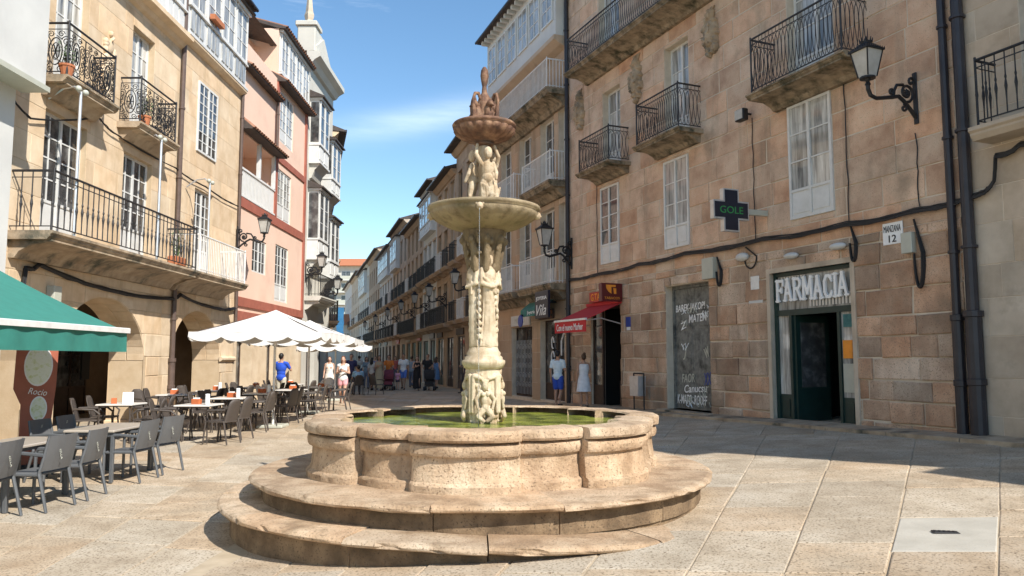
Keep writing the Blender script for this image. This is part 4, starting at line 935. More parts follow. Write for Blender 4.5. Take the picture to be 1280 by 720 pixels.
# drainpipes
def pipe(F, u, z0, z1, r, lb, low=None, y=-.1, mat='pipe'):
    t = empty('drainpipe', F.w(u, y, 0), F.ang, lb, 'drainpipe')
    MB().tube([(0, 0, z0), (0, 0, z1)], r, 10).build('pipe', mat, t)
    zz = z0 + 1.2
    if low:
        q = MB(); q.lathe([(r * 1.55, z0), (r * 1.55, z0 + .06), (r * 1.35, z0 + .07), (r * 1.35, low * .5), (r * 1.6, low * .5 + .01), (r * 1.6, low * .5 + .1), (r * 1.35, low * .5 + .11), (r * 1.35, low - .1), (r * 1.65, low - .09), (r * 1.65, low), (r, low + .01)], 12); q.build('cast_iron_base', mat, t); zz = low + 1
    while zz < z1: MB().lathe([(r * 1.0, zz), (r * 1.35, zz + .005), (r * 1.35, zz + .05), (r, zz + .055)], 10).build('pipe_clamp', mat, t); zz += 1.9
    return t
pipe(R1, 14.02, .3, 14, .065, 'slim black drainpipe, thinner one of the pair at the house corner', 2.3); pipe(R1, 14.3, .3, 14, .09, 'thick black drainpipe, fatter one of the pair at the house corner', 2.35)
pipe(R1, .1, .1, 14, .07, 'black drainpipe between the granite house and the jewellery shop house', None)
# wall lantern on the right
lantern('wall_lantern', R1.w(13.4, -.02, 6.2), R1.ang, 'large black crowned wall lantern on scrolled arm above the pharmacy plaque', 1.12, .88)
# litter bin
lb_ = empty('litter_bin', R1.w(4.75, -.35, rz_(4.75)), R1.ang, 'grey metal litter bin on black posts against the granite wall', 'litter bin')
q = MB(); q.prism([(-.2, .42), (.2, .42), (.22, .95), (-.22, .95)], -.14, .1); q.build('bucket', 'alu', lb_)
for s in (-.25, .25): MB().tube([(s, .02, 0), (s, .02, 1.02)], .02, 6).build('post', 'iron', lb_)
MB().tube([(-.25, .02, 1.02), (.25, .02, 1.02)], .02, 6).build('hood', 'iron', lb_)
# pavement strip along the wall
pv = None
for k in range(16):
    u0 = -.5 + k * 1.35; u1 = u0 + 1.335; q = MB(); za, zb = rz_(u0), rz_(u1)
    q.add([(u0, -.62, za - .1), (u1, -.62, zb - .1), (u1, .1, zb - .1), (u0, .1, za - .1), (u0, -.62, za + .035), (u1, -.62, zb + .035), (u1, .1, zb + .07), (u0, .1, za + .07)], [(0, 3, 2, 1), (4, 5, 6, 7), (0, 1, 5, 4), (1, 2, 6, 5), (2, 3, 7, 6), (3, 0, 4, 7)])
    if pv is None: pv = tag(q.build('pavement', 'stoneD', loc=R1.w(0), rz=R1.ang, recalc=False), kind='structure')
    else: q.build('kerb_stone', 'stoneD', pv, recalc=False)
# ------------------------------------------------------------------ next house on the right (frame edge and beyond)
R0 = Facade('grey_stone_house', R1.w(RE + .02)[:2], RW_D, 'pale grey granite house with cast iron balcony beside the paired drainpipes')
ops0 = [(1.1, 2.3, 5.3, 7.9, .3), (5.5, 6.8, 5.3, 7.9, .3), (2.4, 4.0, .3, 3.3, .4)]
wall(R0, 0, 9.2, -1, 10.6, ops0, 'mortarR'); body(R0, 0, 9.2, 10.6, 9, 'mortarR', back=.45)
blocks(R0, 0, 5, .1, 10.6, [o[:4] for o in ops0], (.5, .66), (.7, 1.3), 'stoneG', 90, proud=(.004, .01), gap=.005, c=.006)
for a, b_, c, d, _ in ops0[:2]: window(R0, a, b_, c, d)
window(R0, 2.4, 4, .3, 3.3, mat='wooddk', name='door')
balcony(R0, .62, 2.9, 5.15, .5, 1.05, style='knob', step=.15, rmat='iron', smat='stoneG', th=.2, bracket=False)
eave(R0, 0, 9.2, 10.6, .4)
R00 = Facade('low_stone_house', R0.w(9.22)[:2], RW_D, 'lower stone house further along the pharmacy side of the square')
wall(R00, 0, 16, -1, 7.6, [(2, 3.4, 4.3, 6.5, .3), (6, 7.4, 4.3, 6.5, .3), (10, 11.4, 4.3, 6.5, .3)], 'stoneG'); body(R00, 0, 16, 7.6, 9, 'stoneG', back=.45); eave(R00, 0, 16, 7.6, .4)
for a in (2, 6, 10): window(R00, a, a + 1.4, 4.3, 6.5)
# ------------------------------------------------------------------ jewellery house
B2D = Vector((.365, -1)).normalized(); B2W = 7.55
B2O = RW_O - B2D * B2W
B2 = Facade('gallery_house', B2O, B2D, 'tan stone house with white balconies and glazed galleries above jewellery shop')
def bx(x, y=300): return B2.uz(x, y)[0]
T2 = 15.2
sh = [(5.0, 7.15, .15, 2.95, .35), (2.0, 4.2, .15, 2.8, .35)]
wn = []
for zb, zt in ((4.25, 6.9), (7.75, 10.2)):
    for a in (.7, 2.9, 5.1): wn.append((a, a + 1.25, zb, zt, .3))
    wn.append((6.75, 7.45, zb, zt, .3))
wn2 = [(a, a + 1.2, 10.9, 12.4, .3) for a in (1.0, 3.2, 5.4)]
wall(B2, 0, B2W, -1, 12.5, sh + wn, 'mortarR'); body(B2, 0, B2W, T2, 8, 'whitep')
blocks(B2, 0, B2W - .05, .1, 12.5, [o[:4] for o in sh + wn], (.5, .62), (.7, 1.2), 'stoneB', 150, proud=(.005, .018), gap=.006, c=.008)
for i, (a, b_, c, d, _) in enumerate(wn): window(B2, a, b_, c, d, rows=3, panel=.2, glass='glass')
for i, (u0, u1, z) in enumerate(((4.3, 7.35, 4.1), (.4, 3.6, 4.1), (4.6, 7.35, 7.6), (.4, 3.8, 7.6))):
    balcony(B2, u0, u1, z, .6, 1.02, style='bars', rmat='whitei', smat='slabm', step=.12, th=.22, bracket=False, cove=.3, indiv=(i in (0, 2)))
balcony(B2, .1, 7.45, 10.75, .75, 1.02, style='bars', rmat='whitei', smat='slabm', step=.12, th=.2, bracket=False, cove=.35)
for k, (a, b_) in enumerate(((.9, 2.4), (3.2, 4.7), (5.4, 6.9))): pass
m = MB(); m.prism([(.05, 12.2), (-.25, 12.3), (-.5, 12.45), (-.5, 12.6), (.05, 12.6)], 0, B2W - .02, 'yz'); m.build('cornice', 'stoneB', B2.ob)
MB().box(.05, B2W - .05, -.42, .1, 12.6, T2).build('gallery_wall', 'whitep', B2.ob)
for k in range(6): window(B2, .3 + k * 1.2, 1.3 + k * 1.2, 13.2, 14.8, y=-.48, rows=3, cols=2, leaves=1, panel=0, glass='glassl')
for k in range(18): MB().box(.2 + k * .41, .32 + k * .41, -.75, -.42, T2 - .18, T2).build('eave_bracket', 'whitep', B2.ob)
eave(B2, -.1, B2W, T2, .85)
for a, b_, c, d, _ in sh: window(B2, a, b_, c, d, y=.2, mat='wooddk', rows=1, cols=1, panel=.2, name='shop_window', glass='glass')
a, b_ = sh[1][:2]; m = MB()
for k in range(13): m.tube([(a + .15 + k * .155, .12, .25), (a + .15 + k * .155, .12, 2.3)], .012, 4)
for k in range(6):
    for j in range(5): m.tube([(x, .12, z) for x, z in spiral(a + .3 + k * .32, .6 + j * .36, .14, .03, 0, 1.3, 10)], .01, 4)
m.build('security_gate', 'alu', B2.ob)
m = MB()
for j in range(3): m.tube([(5.75 + .16 * math.cos(t) * (1 - j * .2), .17, 1.15 + j * .5 + .2 * math.sin(t)) for t in [k * .5 for k in range(11)]], .025, 5)
m.build('painted_ornament', 'whiteprint', B2.ob); m = MB(); m.tube([(6.5, .17, 1.7), (6.5, .17, 2.2), (6.7, .17, 2.45), (6.95, .17, 2.4), (7.02, .17, 2.0)], .03, 5); m.build('painted_ornament', 'whiteprint', B2.ob)
ja = empty('jewellery_awning', B2.w(0), B2.ang, 'teal striped half-open awning above the jewellery shop', 'awning')
m = MB()
for k in range(12):
    a = 4.3 + k * .19; q = MB(); q.add([(a, -.05, 3.72), (a + .19, -.05, 3.72), (a + .19, -.5, 3.35), (a, -.5, 3.35), (a, -.5, 3.1), (a + .19, -.5, 3.1)], [(0, 1, 2, 3), (3, 2, 5, 4)]); q.build('cloth_strip', 'tealdk' if k % 2 else 'teal', ja)
text('Joyeria Vila', ja, 5.6, -.52, 3.22, 1.2, .16, 'whiteprint', depth=.006)
js = empty('jewellery_sign', B2.w(0), B2.ang, 'navy board reading JOYERIA Vila in white letters', 'shop sign')
MB().cbox(6.35, 7.5, -.75, -.66, 2.95, 3.85, .01).build('board', 'navy', js); text('JOYERIA', js, 6.93, -.755, 3.6, .95, .16, 'whiteprint', bold=.01, depth=.008); text('Vila', js, 6.93, -.755, 3.22, .85, .36, 'whiteprint', shear=.4, depth=.008); MB().box(6.4, 6.5, -.67, 0, 3.5, 3.6).build('bracket', 'iron', js)
bs_ = empty('shop_shield', B2.w(0), B2.ang, 'small round blue hanging sign left of the jewellery shop', 'shop sign')
q = MB(); q.tube([(4.55, -.62, 2.95), (4.55, -.58, 2.95)], .22, 16); q.build('disc', 'blue', bs_); MB().box(4.53, 4.57, -.6, 0, 3.15, 3.19).build('bracket', 'iron', bs_)
fs = empty('shop_fascia', B2.w(0), B2.ang, 'carved brown wooden fascia over the jewellery window', 'shop sign')
MB().cbox(5.0, 6.35, -.08, -.02, 2.98, 3.32, .01).build('board', 'wooddk', fs)
for k in range(7): MB().tube([(5.12 + k * .18 + .08 * math.cos(t), -.09, 3.15 + .12 * math.sin(t)) for t in [j * .7 for j in range(8)]], .018, 5).build('carved_ring', 'pot', fs)
fs2 = empty('shop_fascia', B2.w(0), B2.ang, 'white lettered panel above the barred shop gate', 'shop sign'); MB().cbox(2.1, 4.1, -.08, -.02, 2.85, 3.25, .01).build('panel', 'whitep', fs2); text('MODAS', fs2, 3.1, -.085, 3.05, 1.1, .2, 'boxgrey', depth=.005)
lantern('wall_lantern', R1.w(.25, -.02, 5.15), R1.ang, 'black wall lantern on scrolled arm at the drainpipe beside the jewellery house', 1.0, 1.0)
# ------------------------------------------------------------------ arcade house on the left
A = Facade('arcade_house', (-9, 13), (0, 1), 'golden granite arcade house with long iron balcony and scrolled upper balconies')
AW = 11.85
ARCH = [(-.65, 1.82), (4.03, 1.82), (9.02, 1.73)]
def under(u):
    for c, h in ARCH:
        t = (u - c) / h
        if abs(t) < 1: return 1.55 + 1.4 * math.sqrt(1 - t * t) if abs(t) < .999 else -2
    return -2.0
m = MB(); us = [-.0 + AW * i / 240 for i in range(241)]; TH = .85; ZT = 3.5
for a, b_ in zip(us, us[1:]):
    fa, fb = max(under(a), -1), max(under(b_), -1); ia, ib = under((a + b_) / 2) > -1, 0
    if under((a + b_) / 2) > -1: fa = fa if fa > -1 else 1.55; fb = fb if fb > -1 else 1.55
    else: fa = fb = -1
    for y_, fl in ((0, 0), (TH, 1)):
        q = [(a, y_, fa), (b_, y_, fb), (b_, y_, ZT), (a, y_, ZT)]; m.add(q, [(0, 1, 2, 3) if not fl else (3, 2, 1, 0)])
    if fa > -1: m.add([(a, 0, fa), (b_, 0, fb), (b_, TH, fb), (a, TH, fa)], [(0, 1, 2, 3)])
for c, h in ARCH:
    for e in (c - h, c + h):
        if 0 < e < AW: m.add([(e, 0, -1), (e, TH, -1), (e, TH, 1.56), (e, 0, 1.56)], [(0, 1, 2, 3)])
m.build('arcade_wall', 'mortarL', A.ob, recalc=False)
nb = blocks(A, 0, AW, -.25, ZT, [], (.42, .56), (.6, 1.15), 'stoneL', 90, under=under, proud=(.004, .016), gap=.007, c=.01)
# soffit and jamb stones of the arches
for c, h in ARCH[1:]:
    N = 13
    for k in range(N):
        a0, a1 = math.pi * k / N + .004, math.pi * (k + 1) / N - .004; P = [(c - h * math.cos(t), 1.55 + 1.4 * math.sin(t)) for t in (a0, (a0 + a1) / 2, a1)]
        Q = [(c - (h - .012) * math.cos(t), 1.55 + (1.4 - .012) * math.sin(t)) for t in (a0, (a0 + a1) / 2, a1)]
        for y0, y1 in ((.0, .42), (.43, TH)):
            q = MB(); q.add([(p[0], y0, p[1]) for p in P] + [(p[0], y1, p[1]) for p in P] + [(p[0], y0 + .01, p[1]) for p in Q] + [(p[0], y1 - .01, p[1]) for p in Q], [(6, 7, 10, 9), (7, 8, 11, 10), (0, 6, 9, 3), (2, 5, 11, 8), (0, 1, 7, 6), (1, 2, 8, 7), (3, 9, 10, 4), (4, 10, 11, 5)]); q.build('arch_stone', 'stoneL', A.ob)
for u in (0.0, 5.85, 10.75):
    w_ = {0.0: 2.2, 5.85: 1.44, 10.75: 1.1}[u]; a = {0.0: 1.17, 5.85: 5.85, 10.75: 10.75}[u]; b_ = {0.0: 2.21, 5.85: 7.29, 10.75: 11.85}[u]
    if u > 10: q = MB(); q.prism([(.0, 1.5), (-.06, 1.52), (-.1, 1.56), (-.1, 1.62), (-.04, 1.66), (.0, 1.66)], a - .05, b_ + .05, 'yz'); q.build('pier_capital', 'stoneL', A.ob)
    MB().cbox(a - .06, b_ + .06, -.07, TH + .05, -.4, .12, .03).build('pier_base', 'stoneL', A.ob)
# arcade interior
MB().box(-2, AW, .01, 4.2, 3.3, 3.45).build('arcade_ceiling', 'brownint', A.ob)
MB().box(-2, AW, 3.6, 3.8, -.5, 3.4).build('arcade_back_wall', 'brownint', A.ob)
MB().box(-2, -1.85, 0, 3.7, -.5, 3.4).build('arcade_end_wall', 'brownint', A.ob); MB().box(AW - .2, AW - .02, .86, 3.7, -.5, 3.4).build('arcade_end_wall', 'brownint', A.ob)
for k, u in enumerate((-.6, 2.6, 5.2, 8.0)): window(A, u, u + 1.7, -.2, 2.6, y=3.5, mat='wooddk', name='arcade_door', rows=2, panel=.35, glass='glass')
nb_ = MB().box(8.9, 9.3, 3.2, 3.25, 1.0, 2.1).build('menu_board', 'blackprint', A.ob)
# upper storeys
opsA = [(1.45, 2.9, 3.9, 6.42, .18), (4.45, 5.85, 3.9, 6.4, .18), (8.45, 9.75, 3.95, 6.43, .12), (1.6, 2.75, 7.0, 9.5, .2), (4.62, 5.72, 7.0, 9.5, .2)]
flA = [(8.4, 9.8, 7.5, 9.55)]
wall(A, 0, AW, 3.5, 10.3, opsA, 'mortarL', .25); body(A, 0, AW, 13.2, 9, 'whitep', z0=3.4, back=0)
blocks(A, 0, 7.2, 3.5, 10.3, [o[:4] for o in opsA + flA], (.52, .66), (.8, 1.5), 'stoneL', 110, proud=(.003, .009), gap=.004, c=.006)
blocks(A, 7.24, AW, 3.5, 10.3, [o[:4] for o in opsA + flA], (.6, .75), (1.0, 1.8), 'stoneL', 80, proud=(.003, .006), gap=.003, c=.004)
for a, b_, c, d, _ in opsA[:2]: window(A, a, b_, c, d, y=.12, cols=2, rows=4, panel=.3, glass='glass')
a, b_, c, d, _ = opsA[2]; window(A, a, b_, c, d, y=.07, cols=2, rows=5, panel=.3)
for a, b_, c, d, _ in opsA[3:]: window(A, a, b_, c, d, y=.15, cols=2, rows=4, panel=.25, glass='glassl')
window(A, *flA[0], y=-.05, cols=2, rows=7, panel=.0)
balcony(A, .52, 6.92, 3.87, .8, 1.1, style='knob', rmat='ironR', smat='stoneD', step=.19, th=.16, bracket=False, cove=.32)
balcony(A, 7.02, 10.6, 3.87, .8, 1.0, style='bars', rmat='whitei', smat='stoneD', step=.12, th=.16, bracket=False, cove=.32)
balcony(A, 1.2, 3.05, 6.98, .52, 1.05, style='scroll', rmat='iron', smat='stoneD', th=.14, bracket=False, cove=.22)
balcony(A, 4.1, 6.05, 6.98, .52, 1.05, style='scroll', rmat='iron', smat='stoneD', th=.14, bracket=False, cove=.22)
def coatA(b):
    rn = random.Random(8)
    b.ell((3.55, 0, 7.9), (.2, .08, .5), 10, 8); b.ell((3.55, -.02, 8.5), (.15, .08, .16), 10, 8)
    for k in range(60): a = rn.uniform(0, 6.28); q = rn.uniform(.5, 1.2); b.ell((3.55 + .22 * q * math.cos(a), -.03, 7.9 + .8 * q * math.sin(a)), (rn.uniform(.03, .07), .07, rn.uniform(.04, .09)), 7, 5)
blob(coatA, 'coat_of_arms', 'stoneL', A.ob, .02, smooth_it=1)
m = MB(); m.prism([(.0, 9.95), (-.1, 10.0), (-.16, 10.1), (-.35, 10.16), (-.35, 10.28), (-.0, 10.32)], 0, 7.2, 'yz'); m.build('cornice', 'stoneL', A.ob)
m = MB(); m.prism([(.0, 10.28), (-.1, 10.3), (-.2, 10.38), (-.2, 10.48), (-.0, 10.5)], 7.24, AW, 'yz'); m.build('cornice', 'stoneL', A.ob)
# glazed white galleries on top
def gallery(F, u0, u1, z0, z1, out, bays, rows=3, cols=2, sill=.28, roof=True, mat='white', glass='glassl', cols_=None):
    MB().box(u0, u1, -out + .03, .05, z0, z1).build('gallery_wall', mat, F.ob)
    w_ = (u1 - u0) / bays; zs = z0 + (z1 - z0) * sill
    for k in range(bays):
        window(F, u0 + w_ * k + .05, u0 + w_ * (k + 1) - .05, zs, z1 - .12, y=-out - .03, leaves=1, cols=cols, rows=rows, panel=0, mat=mat, glass=glass)
        q = MB(); n = 3
        for j in range(n): a = u0 + w_ * k + .1 + (w_ - .2) * j / n; q.box(a + .03, a + (w_ - .2) / n - .03, -out + .0, -out + .03, z0 + .14, zs - .1)
        q.build('gallery_panel', glass if sill > .3 else mat, F.ob)
    for q in ((.03, .06, z0 - .08, z0), (.03, .05, zs - .07, zs - .02), (.05, .1, z1 - .1, z1)): MB().box(u0 - q[0], u1 + q[0], -out - q[1], .05, q[2], q[3]).build('gallery_ledge', mat, F.ob)
    if roof:
        MB().prism([(-out - .2, z1), (-out - .2, z1 + .06), (.05, z1 + .35), (.05, z1)], u0 - .15, u1 + .15, 'yz').build('gallery_roof', 'roofdk', F.ob)
gallery(A, .1, 7.15, 10.34, 12.7, .12, 6, sill=.3)
gallery(A, 7.3, AW - .02, 10.52, 13.1, .16, 4, sill=.32)
eave(A, -.1, AW, 13.2, .4)
MB().box(8.55, 9.3, -.36, -.21, 11.45, 11.6).build('window_box', 'pot', A.ob)
pipe(A, 7.22, -.1, 12.5, .06, 'thin brown drainpipe running down the golden granite arcade house', 1.6, -.09, 'pipeb')
pipe(A, AW - .06, 2.6, 13.0, .05, 'brown drainpipe at the corner of the pink house', None, -.08, 'pipeb')
pipe(A, .15, 3.0, 9.6, .07, 'brown drainpipe beside the white overhanging bay', None, -.12, 'pipeb')
def spotpole(u, z0, z1, lb):
    t = empty('spotlight_pole', A.w(u, -.72, 0), A.ang, lb, 'lamp pole')
    MB().tube([(0, 0, z0), (0, 0, z1)], .03, 6).build('pole', 'alu', t); MB().tube([(0, 0, z1 - .05), (.05, .15, z1 + .12), (.1, .4, z1 + .1), (.1, .68, z1 - .1)], .022, 5).build('arm', 'alu', t)
    for s in (-1, 1): q = MB(); q.ell((s * .12, -.02, z1 + .02), (.07, .06, .06), 8, 6); q.build('spot_head', 'boxgrey', t, True)
spotpole(1.35, 3.87, 6.7, 'grey pole with twin spotlights at the first door of the long balcony'); spotpole(4.75, 3.87, 6.75, 'grey pole with twin spotlights between the scrolled balcony and long balcony'); spotpole(7.7, 3.87, 6.4, 'grey pole with twin spotlights by the white railed balcony')
cables('cable_bundle', A, [(.2, 6.3), (.9, 6.0), (3.2, 6.75), (4.0, 6.6), (7.0, 6.6), (9.0, 6.55), (11.7, 6.5)], 3, 'thin cables strung across the golden granite front below the scrolled balconies', .012)
cables('cable_bundle', A, [(.9, 2.6), (1.0, 3.25), (1.4, 3.35), (4.0, 3.1), (7.0, 3.15), (7.6, 3.3), (10, 3.1), (11.7, 3.2)], 5, 'thick black cables sagging under the long balcony above the arches', .026)
fA = tag(MB().cbox(1.75, 2.0, -.18, -.02, 2.65, 3.0, .01).build('meter_box', 'boxgrey', loc=A.w(0), rz=A.ang), 'pale grey meter box above the arcade pier', 'junction box')
spq = empty('street_plaque', A.w(0), A.ang, 'small grey three-line street name plaque under the long balcony', 'plaque'); MB().cbox(.6, .98, -.045, -.02, 2.5, 2.95, .004).build('plate', 'boxgrey', spq)
for i, s in enumerate(('PRAZA', 'DO', 'FERRO')): text(s, spq, .79, -.05, 2.86 - i * .13, .3 if i != 1 else .14, .08, 'blackprint', depth=.004)
for u, z, s, lb in ((6.1, 3.87, 1, 'terracotta planter with thin shrub on the long iron balcony'), (1.35, 6.98, .6, 'row of small terracotta pots on the first scrolled balcony'), (4.5, 6.98, .55, 'small terracotta pot on the second scrolled balcony')):
    t = empty('plant_pot', A.w(u, -.42 if s < 1 else -.6, z), A.ang, lb, 'plant pot')
    if s == 1: MB().cbox(-.28, .28, -.12, .12, .0, .26, .02).build('pot', 'pot', t)
    else: MB().lathe([(.09, 0), (.13, .2), (.145, .21), (.145, .25), (.12, .25), (.11, .2), (.0001, .2)], 12).build('pot', 'pot', t)
    q = MB(); rn = random.Random(int(u * 9))
    for k in range(8): q.tube([(0, 0, .2), (rn.uniform(-.1, .1), rn.uniform(-.08, .08), .2 + .3 * s), (rn.uniform(-.2, .2), rn.uniform(-.1, .1), .2 + rn.uniform(.3, .75) * s)], [.01, .008, .003], 4)
    for k in range(60):
        p = Vector((rn.uniform(-.2, .2), rn.uniform(-.12, .12), .25 + rn.uniform(.1, .7) * s)); d = Vector((rn.uniform(-1, 1), rn.uniform(-1, 1), rn.uniform(-.4, 1))).normalized() * .06; e = d.orthogonal().normalized() * .018; q.add([p, p + d * .5 + e, p + d, p + d * .5 - e], [(0, 1, 2, 3)])
    q.build('foliage', 'leaf', t, recalc=False)
# ------------------------------------------------------------------ near house with white bay and green awning
N_ = Facade('white_bay_house', (-8.62, -6), (0, 1), 'cream plastered house with overhanging bay beside the arcade house')
NW = 18.98
wall(N_, 0, NW, -1, 12, [(13, 17.3, -.3, 2.9, .4)], 'whitep'); body(N_, 0, NW, 12, 8, 'whitep')
MB().cbox(4, NW + .12, -.45, .05, 6.35, 11.9, .03).build('bay', 'whitep', N_.ob); window(N_, 13, 17.3, -.3, 2.9, y=.3, mat='wooddk', rows=1, cols=2, name='shop_window')
MB().box(4, NW + .15, -.5, .0, 6.25, 6.34).build('bay_ledge', 'boxgrey', N_.ob); eave(N_, 0, NW, 12, .6)
ga = empty('terrace_awning', (-8.65, 12.0, 0), math.pi / 2, 'large green cloth awning with white front bar over the grey chairs', 'awning')
q = MB(); nn_ = 10
for i in range(nn_ + 1):
    t = i / nn_; yy = -2.6 * t; zz = 3.3 - 1.27 * t - .05 * math.sin(math.pi * t)
    q.v += [(-6.2, yy, zz), (0, yy, zz)]
q.f = [(2 * i, 2 * i + 1, 2 * i + 3, 2 * i + 2) for i in range(nn_)]; q.build('canopy', 'teal', ga, True)
MB().cbox(-6.25, .04, -2.68, -2.58, 1.99, 2.07, .01).build('front_bar', 'whitei', ga)
q = MB(); n = 60
for i in range(n + 1): x = -6.2 + 6.2 * i / n; yy = -2.64 + .012 * math.sin(i * 1.1) ; q.v += [(x, yy, 1.99), (x, yy + .01 * math.sin(i * .7), 1.7)]
q.f = [(2 * i, 2 * i + 1, 2 * i + 3, 2 * i + 2) for i in range(n)]; q.build('valance', 'teal', ga, True, recalc=False)
for x in (-.06, -6.1): MB().tube([(x, -.05, 2.6), (x, -1.4, 2.4), (x, -2.6, 2.02)], .025, 6).build('arm', 'whitei', ga)
MB().cbox(-6.25, .05, -.14, 0, 3.24, 3.4, .02).build('cassette', 'whitei', ga)
# ------------------------------------------------------------------ pink house
D = Facade('pink_house', (-9, 24.87), (0, 1), 'pink plastered house with brick red trim, white loggia and tiled eaves'); DW = 8.0
opD = [(1.5, 3.0, 4.6, 5.8, .1), (4.1, 5.75, 3.78, 5.95, .1), (.1, 3.72, 6.95, 9.15, 1.5), (4.15, 5.9, 6.95, 8.9, .1), (4.2, 6.0, 10.0, 12.0, .1)]
shD = [(.3, 1.8, -.2, 2.65, .5), (3.4, 5.0, -.2, 2.65, .5), (6.3, 7.6, -.2, 2.65, .5)]
wall(D, 0, DW, 2.65, 12.3, opD, 'pink'); wall(D, 0, DW, -1, 2.65, shD, 'stoneL'); body(D, 0, DW, 12.2, 8, 'pink', back=0)
MB().box(.0, 3.8, 1.48, 1.55, 6.9, 9.3).build('loggia_back_wall', 'pink', D.ob)
MB().box(-.02, DW, -.06, .02, 3.32, 3.62).build('trim_band', 'redtrim', D.ob); MB().box(-.02, DW, -.1, .02, 2.72, 3.15).build('trim_band', 'redtrim', D.ob)
MB().box(-.02, DW - .26, -.05, .02, 6.62, 6.94).build('trim_band', 'redtrim', D.ob); MB().box(3.97, DW - .26, -.05, .02, 9.15, 9.4).build('trim_band', 'redtrim', D.ob)
MB().box(DW - .25, DW, -.06, .02, 3.63, 14.2).build('corner_pilaster', 'redtrim', D.ob); MB().box(3.74, 3.95, -.056, .02, 6.95, 12.2).build('corner_pilaster', 'redtrim', D.ob)
window(D, *opD[0][:4], y=.03, cols=2, rows=3, panel=.0); window(D, *opD[1][:4], y=.03, cols=2, rows=4, panel=.3); window(D, *opD[3][:4], y=.03, cols=2, rows=4, panel=.32, glass='glassl'); window(D, *opD[4][:4], y=.03, cols=2, rows=4, panel=.28, glass='glassl')
lg_ = MB().box(.1, 3.72, -.06, .06, 6.96, 7.02).box(.1, 3.72, -.05, .05, 7.88, 7.95).build('loggia_railing', 'whitei', D.ob)
bm_ = MB().box(-.035, .035, -.02, .02, 7.02, 7.88).mesh('slat', 'white')
for k in range(24): put('slat', bm_, lg_, (.2 + k * .148, 0, 0))
for u in (1.95, 3.62): MB().cbox(u - .07, u + .07, -.06, .08, 7.95, 9.2, .01).build('loggia_post', 'white', D.ob)
def tileroof(F, u0, u1, z, out, rise, back, nm='tiled_roof'):
    o = MB().prism([(.05, z), (-out, z - .02), (-out, z + .05), (back, z + .05 + rise), (back, z + rise)], u0, u1, 'yz').build(nm, 'roofdk', F.ob)
    tm = MB(); L_ = math.hypot(out + back, rise); N = 7
    for i in range(N): a0, a1 = math.pi * i / (N - 1), 0; tm.v += [(.1 * math.cos(a0), -.06, .075 * math.sin(a0)), (.075 * math.cos(a0), L_, .06 * math.sin(a0))]
    tm.f = [(2 * i, 2 * i + 1, 2 * i + 3, 2 * i + 2) for i in range(N - 1)]; me = tm.mesh('roof_tile_row', 'tile'); k = u0 + .1
    while k < u1: p = put('roof_tile_row', me, o, (k, -out, z + .05)); p.rotation_euler = (math.atan2(rise, out + back), 0, 0); k += .22
    return o
tileroof(D, -.05, 3.9, 9.2, .42, .6, .3); tileroof(D, -.05, 3.7, 11.35, .28, .7, 1.2); tileroof(D, 3.72, DW + .1, 12.2, .35, .35, .25)
wall(D, 0, 3.75, 11.3, 13.6, [(.6, 2.0, 11.9, 13.2, .1)], 'pink', name='attic_wall', y=.9); window(D, .6, 2.0, 11.9, 13.2, y=.93, cols=3, rows=4, panel=0, leaves=1, glass='glassl'); tileroof(D, -.05, 3.9, 13.6, -.3, .8, 3, 'attic_roof')
MB().box(3.75, 3.9, 0, 4, 12.2, 14.3).build('attic_wall', 'pink', D.ob); gallery(D, 3.9, DW - .02, 12.62, 14.3, .06, 4, rows=3, sill=.05, roof=False); tileroof(D, 3.7, DW + .1, 14.3, .28, .9, 3, 'attic_roof')
pipe(D, 3.55, 9.6, 11.3, .05, 'brown drainpipe between the two eaves of the pink house', None, -.12, 'pipeb')
for a, b_, c, d, _ in shD: window(D, a, b_, c, d, y=.4, mat='wooddk', rows=1, cols=1, panel=.2, name='shop_window')
# ------------------------------------------------------------------ white gallery house
E_ = Facade('white_gallery_house', (-9, 32.9), (0, 1), 'ornate white house with stacked glazed bow galleries and stone obelisk'); EW = 4.75
wall(E_, 0, EW, -1, 15.1, [(.8, 2.2, .0, 2.8, .4), (3.0, 4.4, 0, 2.8, .4)], 'cream'); body(E_, 0, EW, 15.1, 8, 'cream')
for a in (.8, 3.0): window(E_, a, a + 1.4, 0, 2.8, y=.3, mat='wooddk', rows=1, panel=.2, name='shop_window')
for u0, z0, z1, o_ in ((.5, 6.0, 9.1, .5), (.5, 10.3, 13.2, .45), (2.75, 9.4, 11.9, .5), (2.75, 5.4, 8.2, .5)):
    gallery(E_, u0, u0 + 1.7, z0, z1, o_, 2, rows=3, cols=1, glass='glass')
    MB().prism([(.0, z0 - .75), (-.1, z0 - .7), (-o_ * .5, z0 - .35), (-o_, z0 - .12), (-o_, z0 - .08), (0, z0 - .08)], u0 + .1, u0 + 1.6, 'yz').build('corbel', 'cream', E_.ob)
    MB().box(u0 + 1.72, u0 + 1.74, -o_, 0, z0, z1).build('gallery_side', 'white', E_.ob)
    for s in (0,): # glazed flank facing the plaza
        w0 = MB(); w0.box(u0 - .02, u0 - .002, -o_ + .04, -.05, z0 + .9, z1 - .2); w0.build('flank_pane', 'glass', E_.ob)
balcony(E_, .3, 3.0, 4.3, .7, .95, style='bars', rmat='iron', smat='cream', step=.14, th=.2, bracket=True, indiv=False)
m = MB(); m.prism([(.05, 14.5), (-.15, 14.55), (-.3, 14.75), (-.55, 14.9), (-.55, 15.12), (.05, 15.15)], -.1, EW, 'yz'); m.build('cornice', 'cream', E_.ob)
MB().prism([(.0, 15.16), (2.6, 15.16), (2.6, 15.4), (1.25, 16.2), (.0, 15.4)], -.36, .31).build('pediment', 'cream', E_.ob)
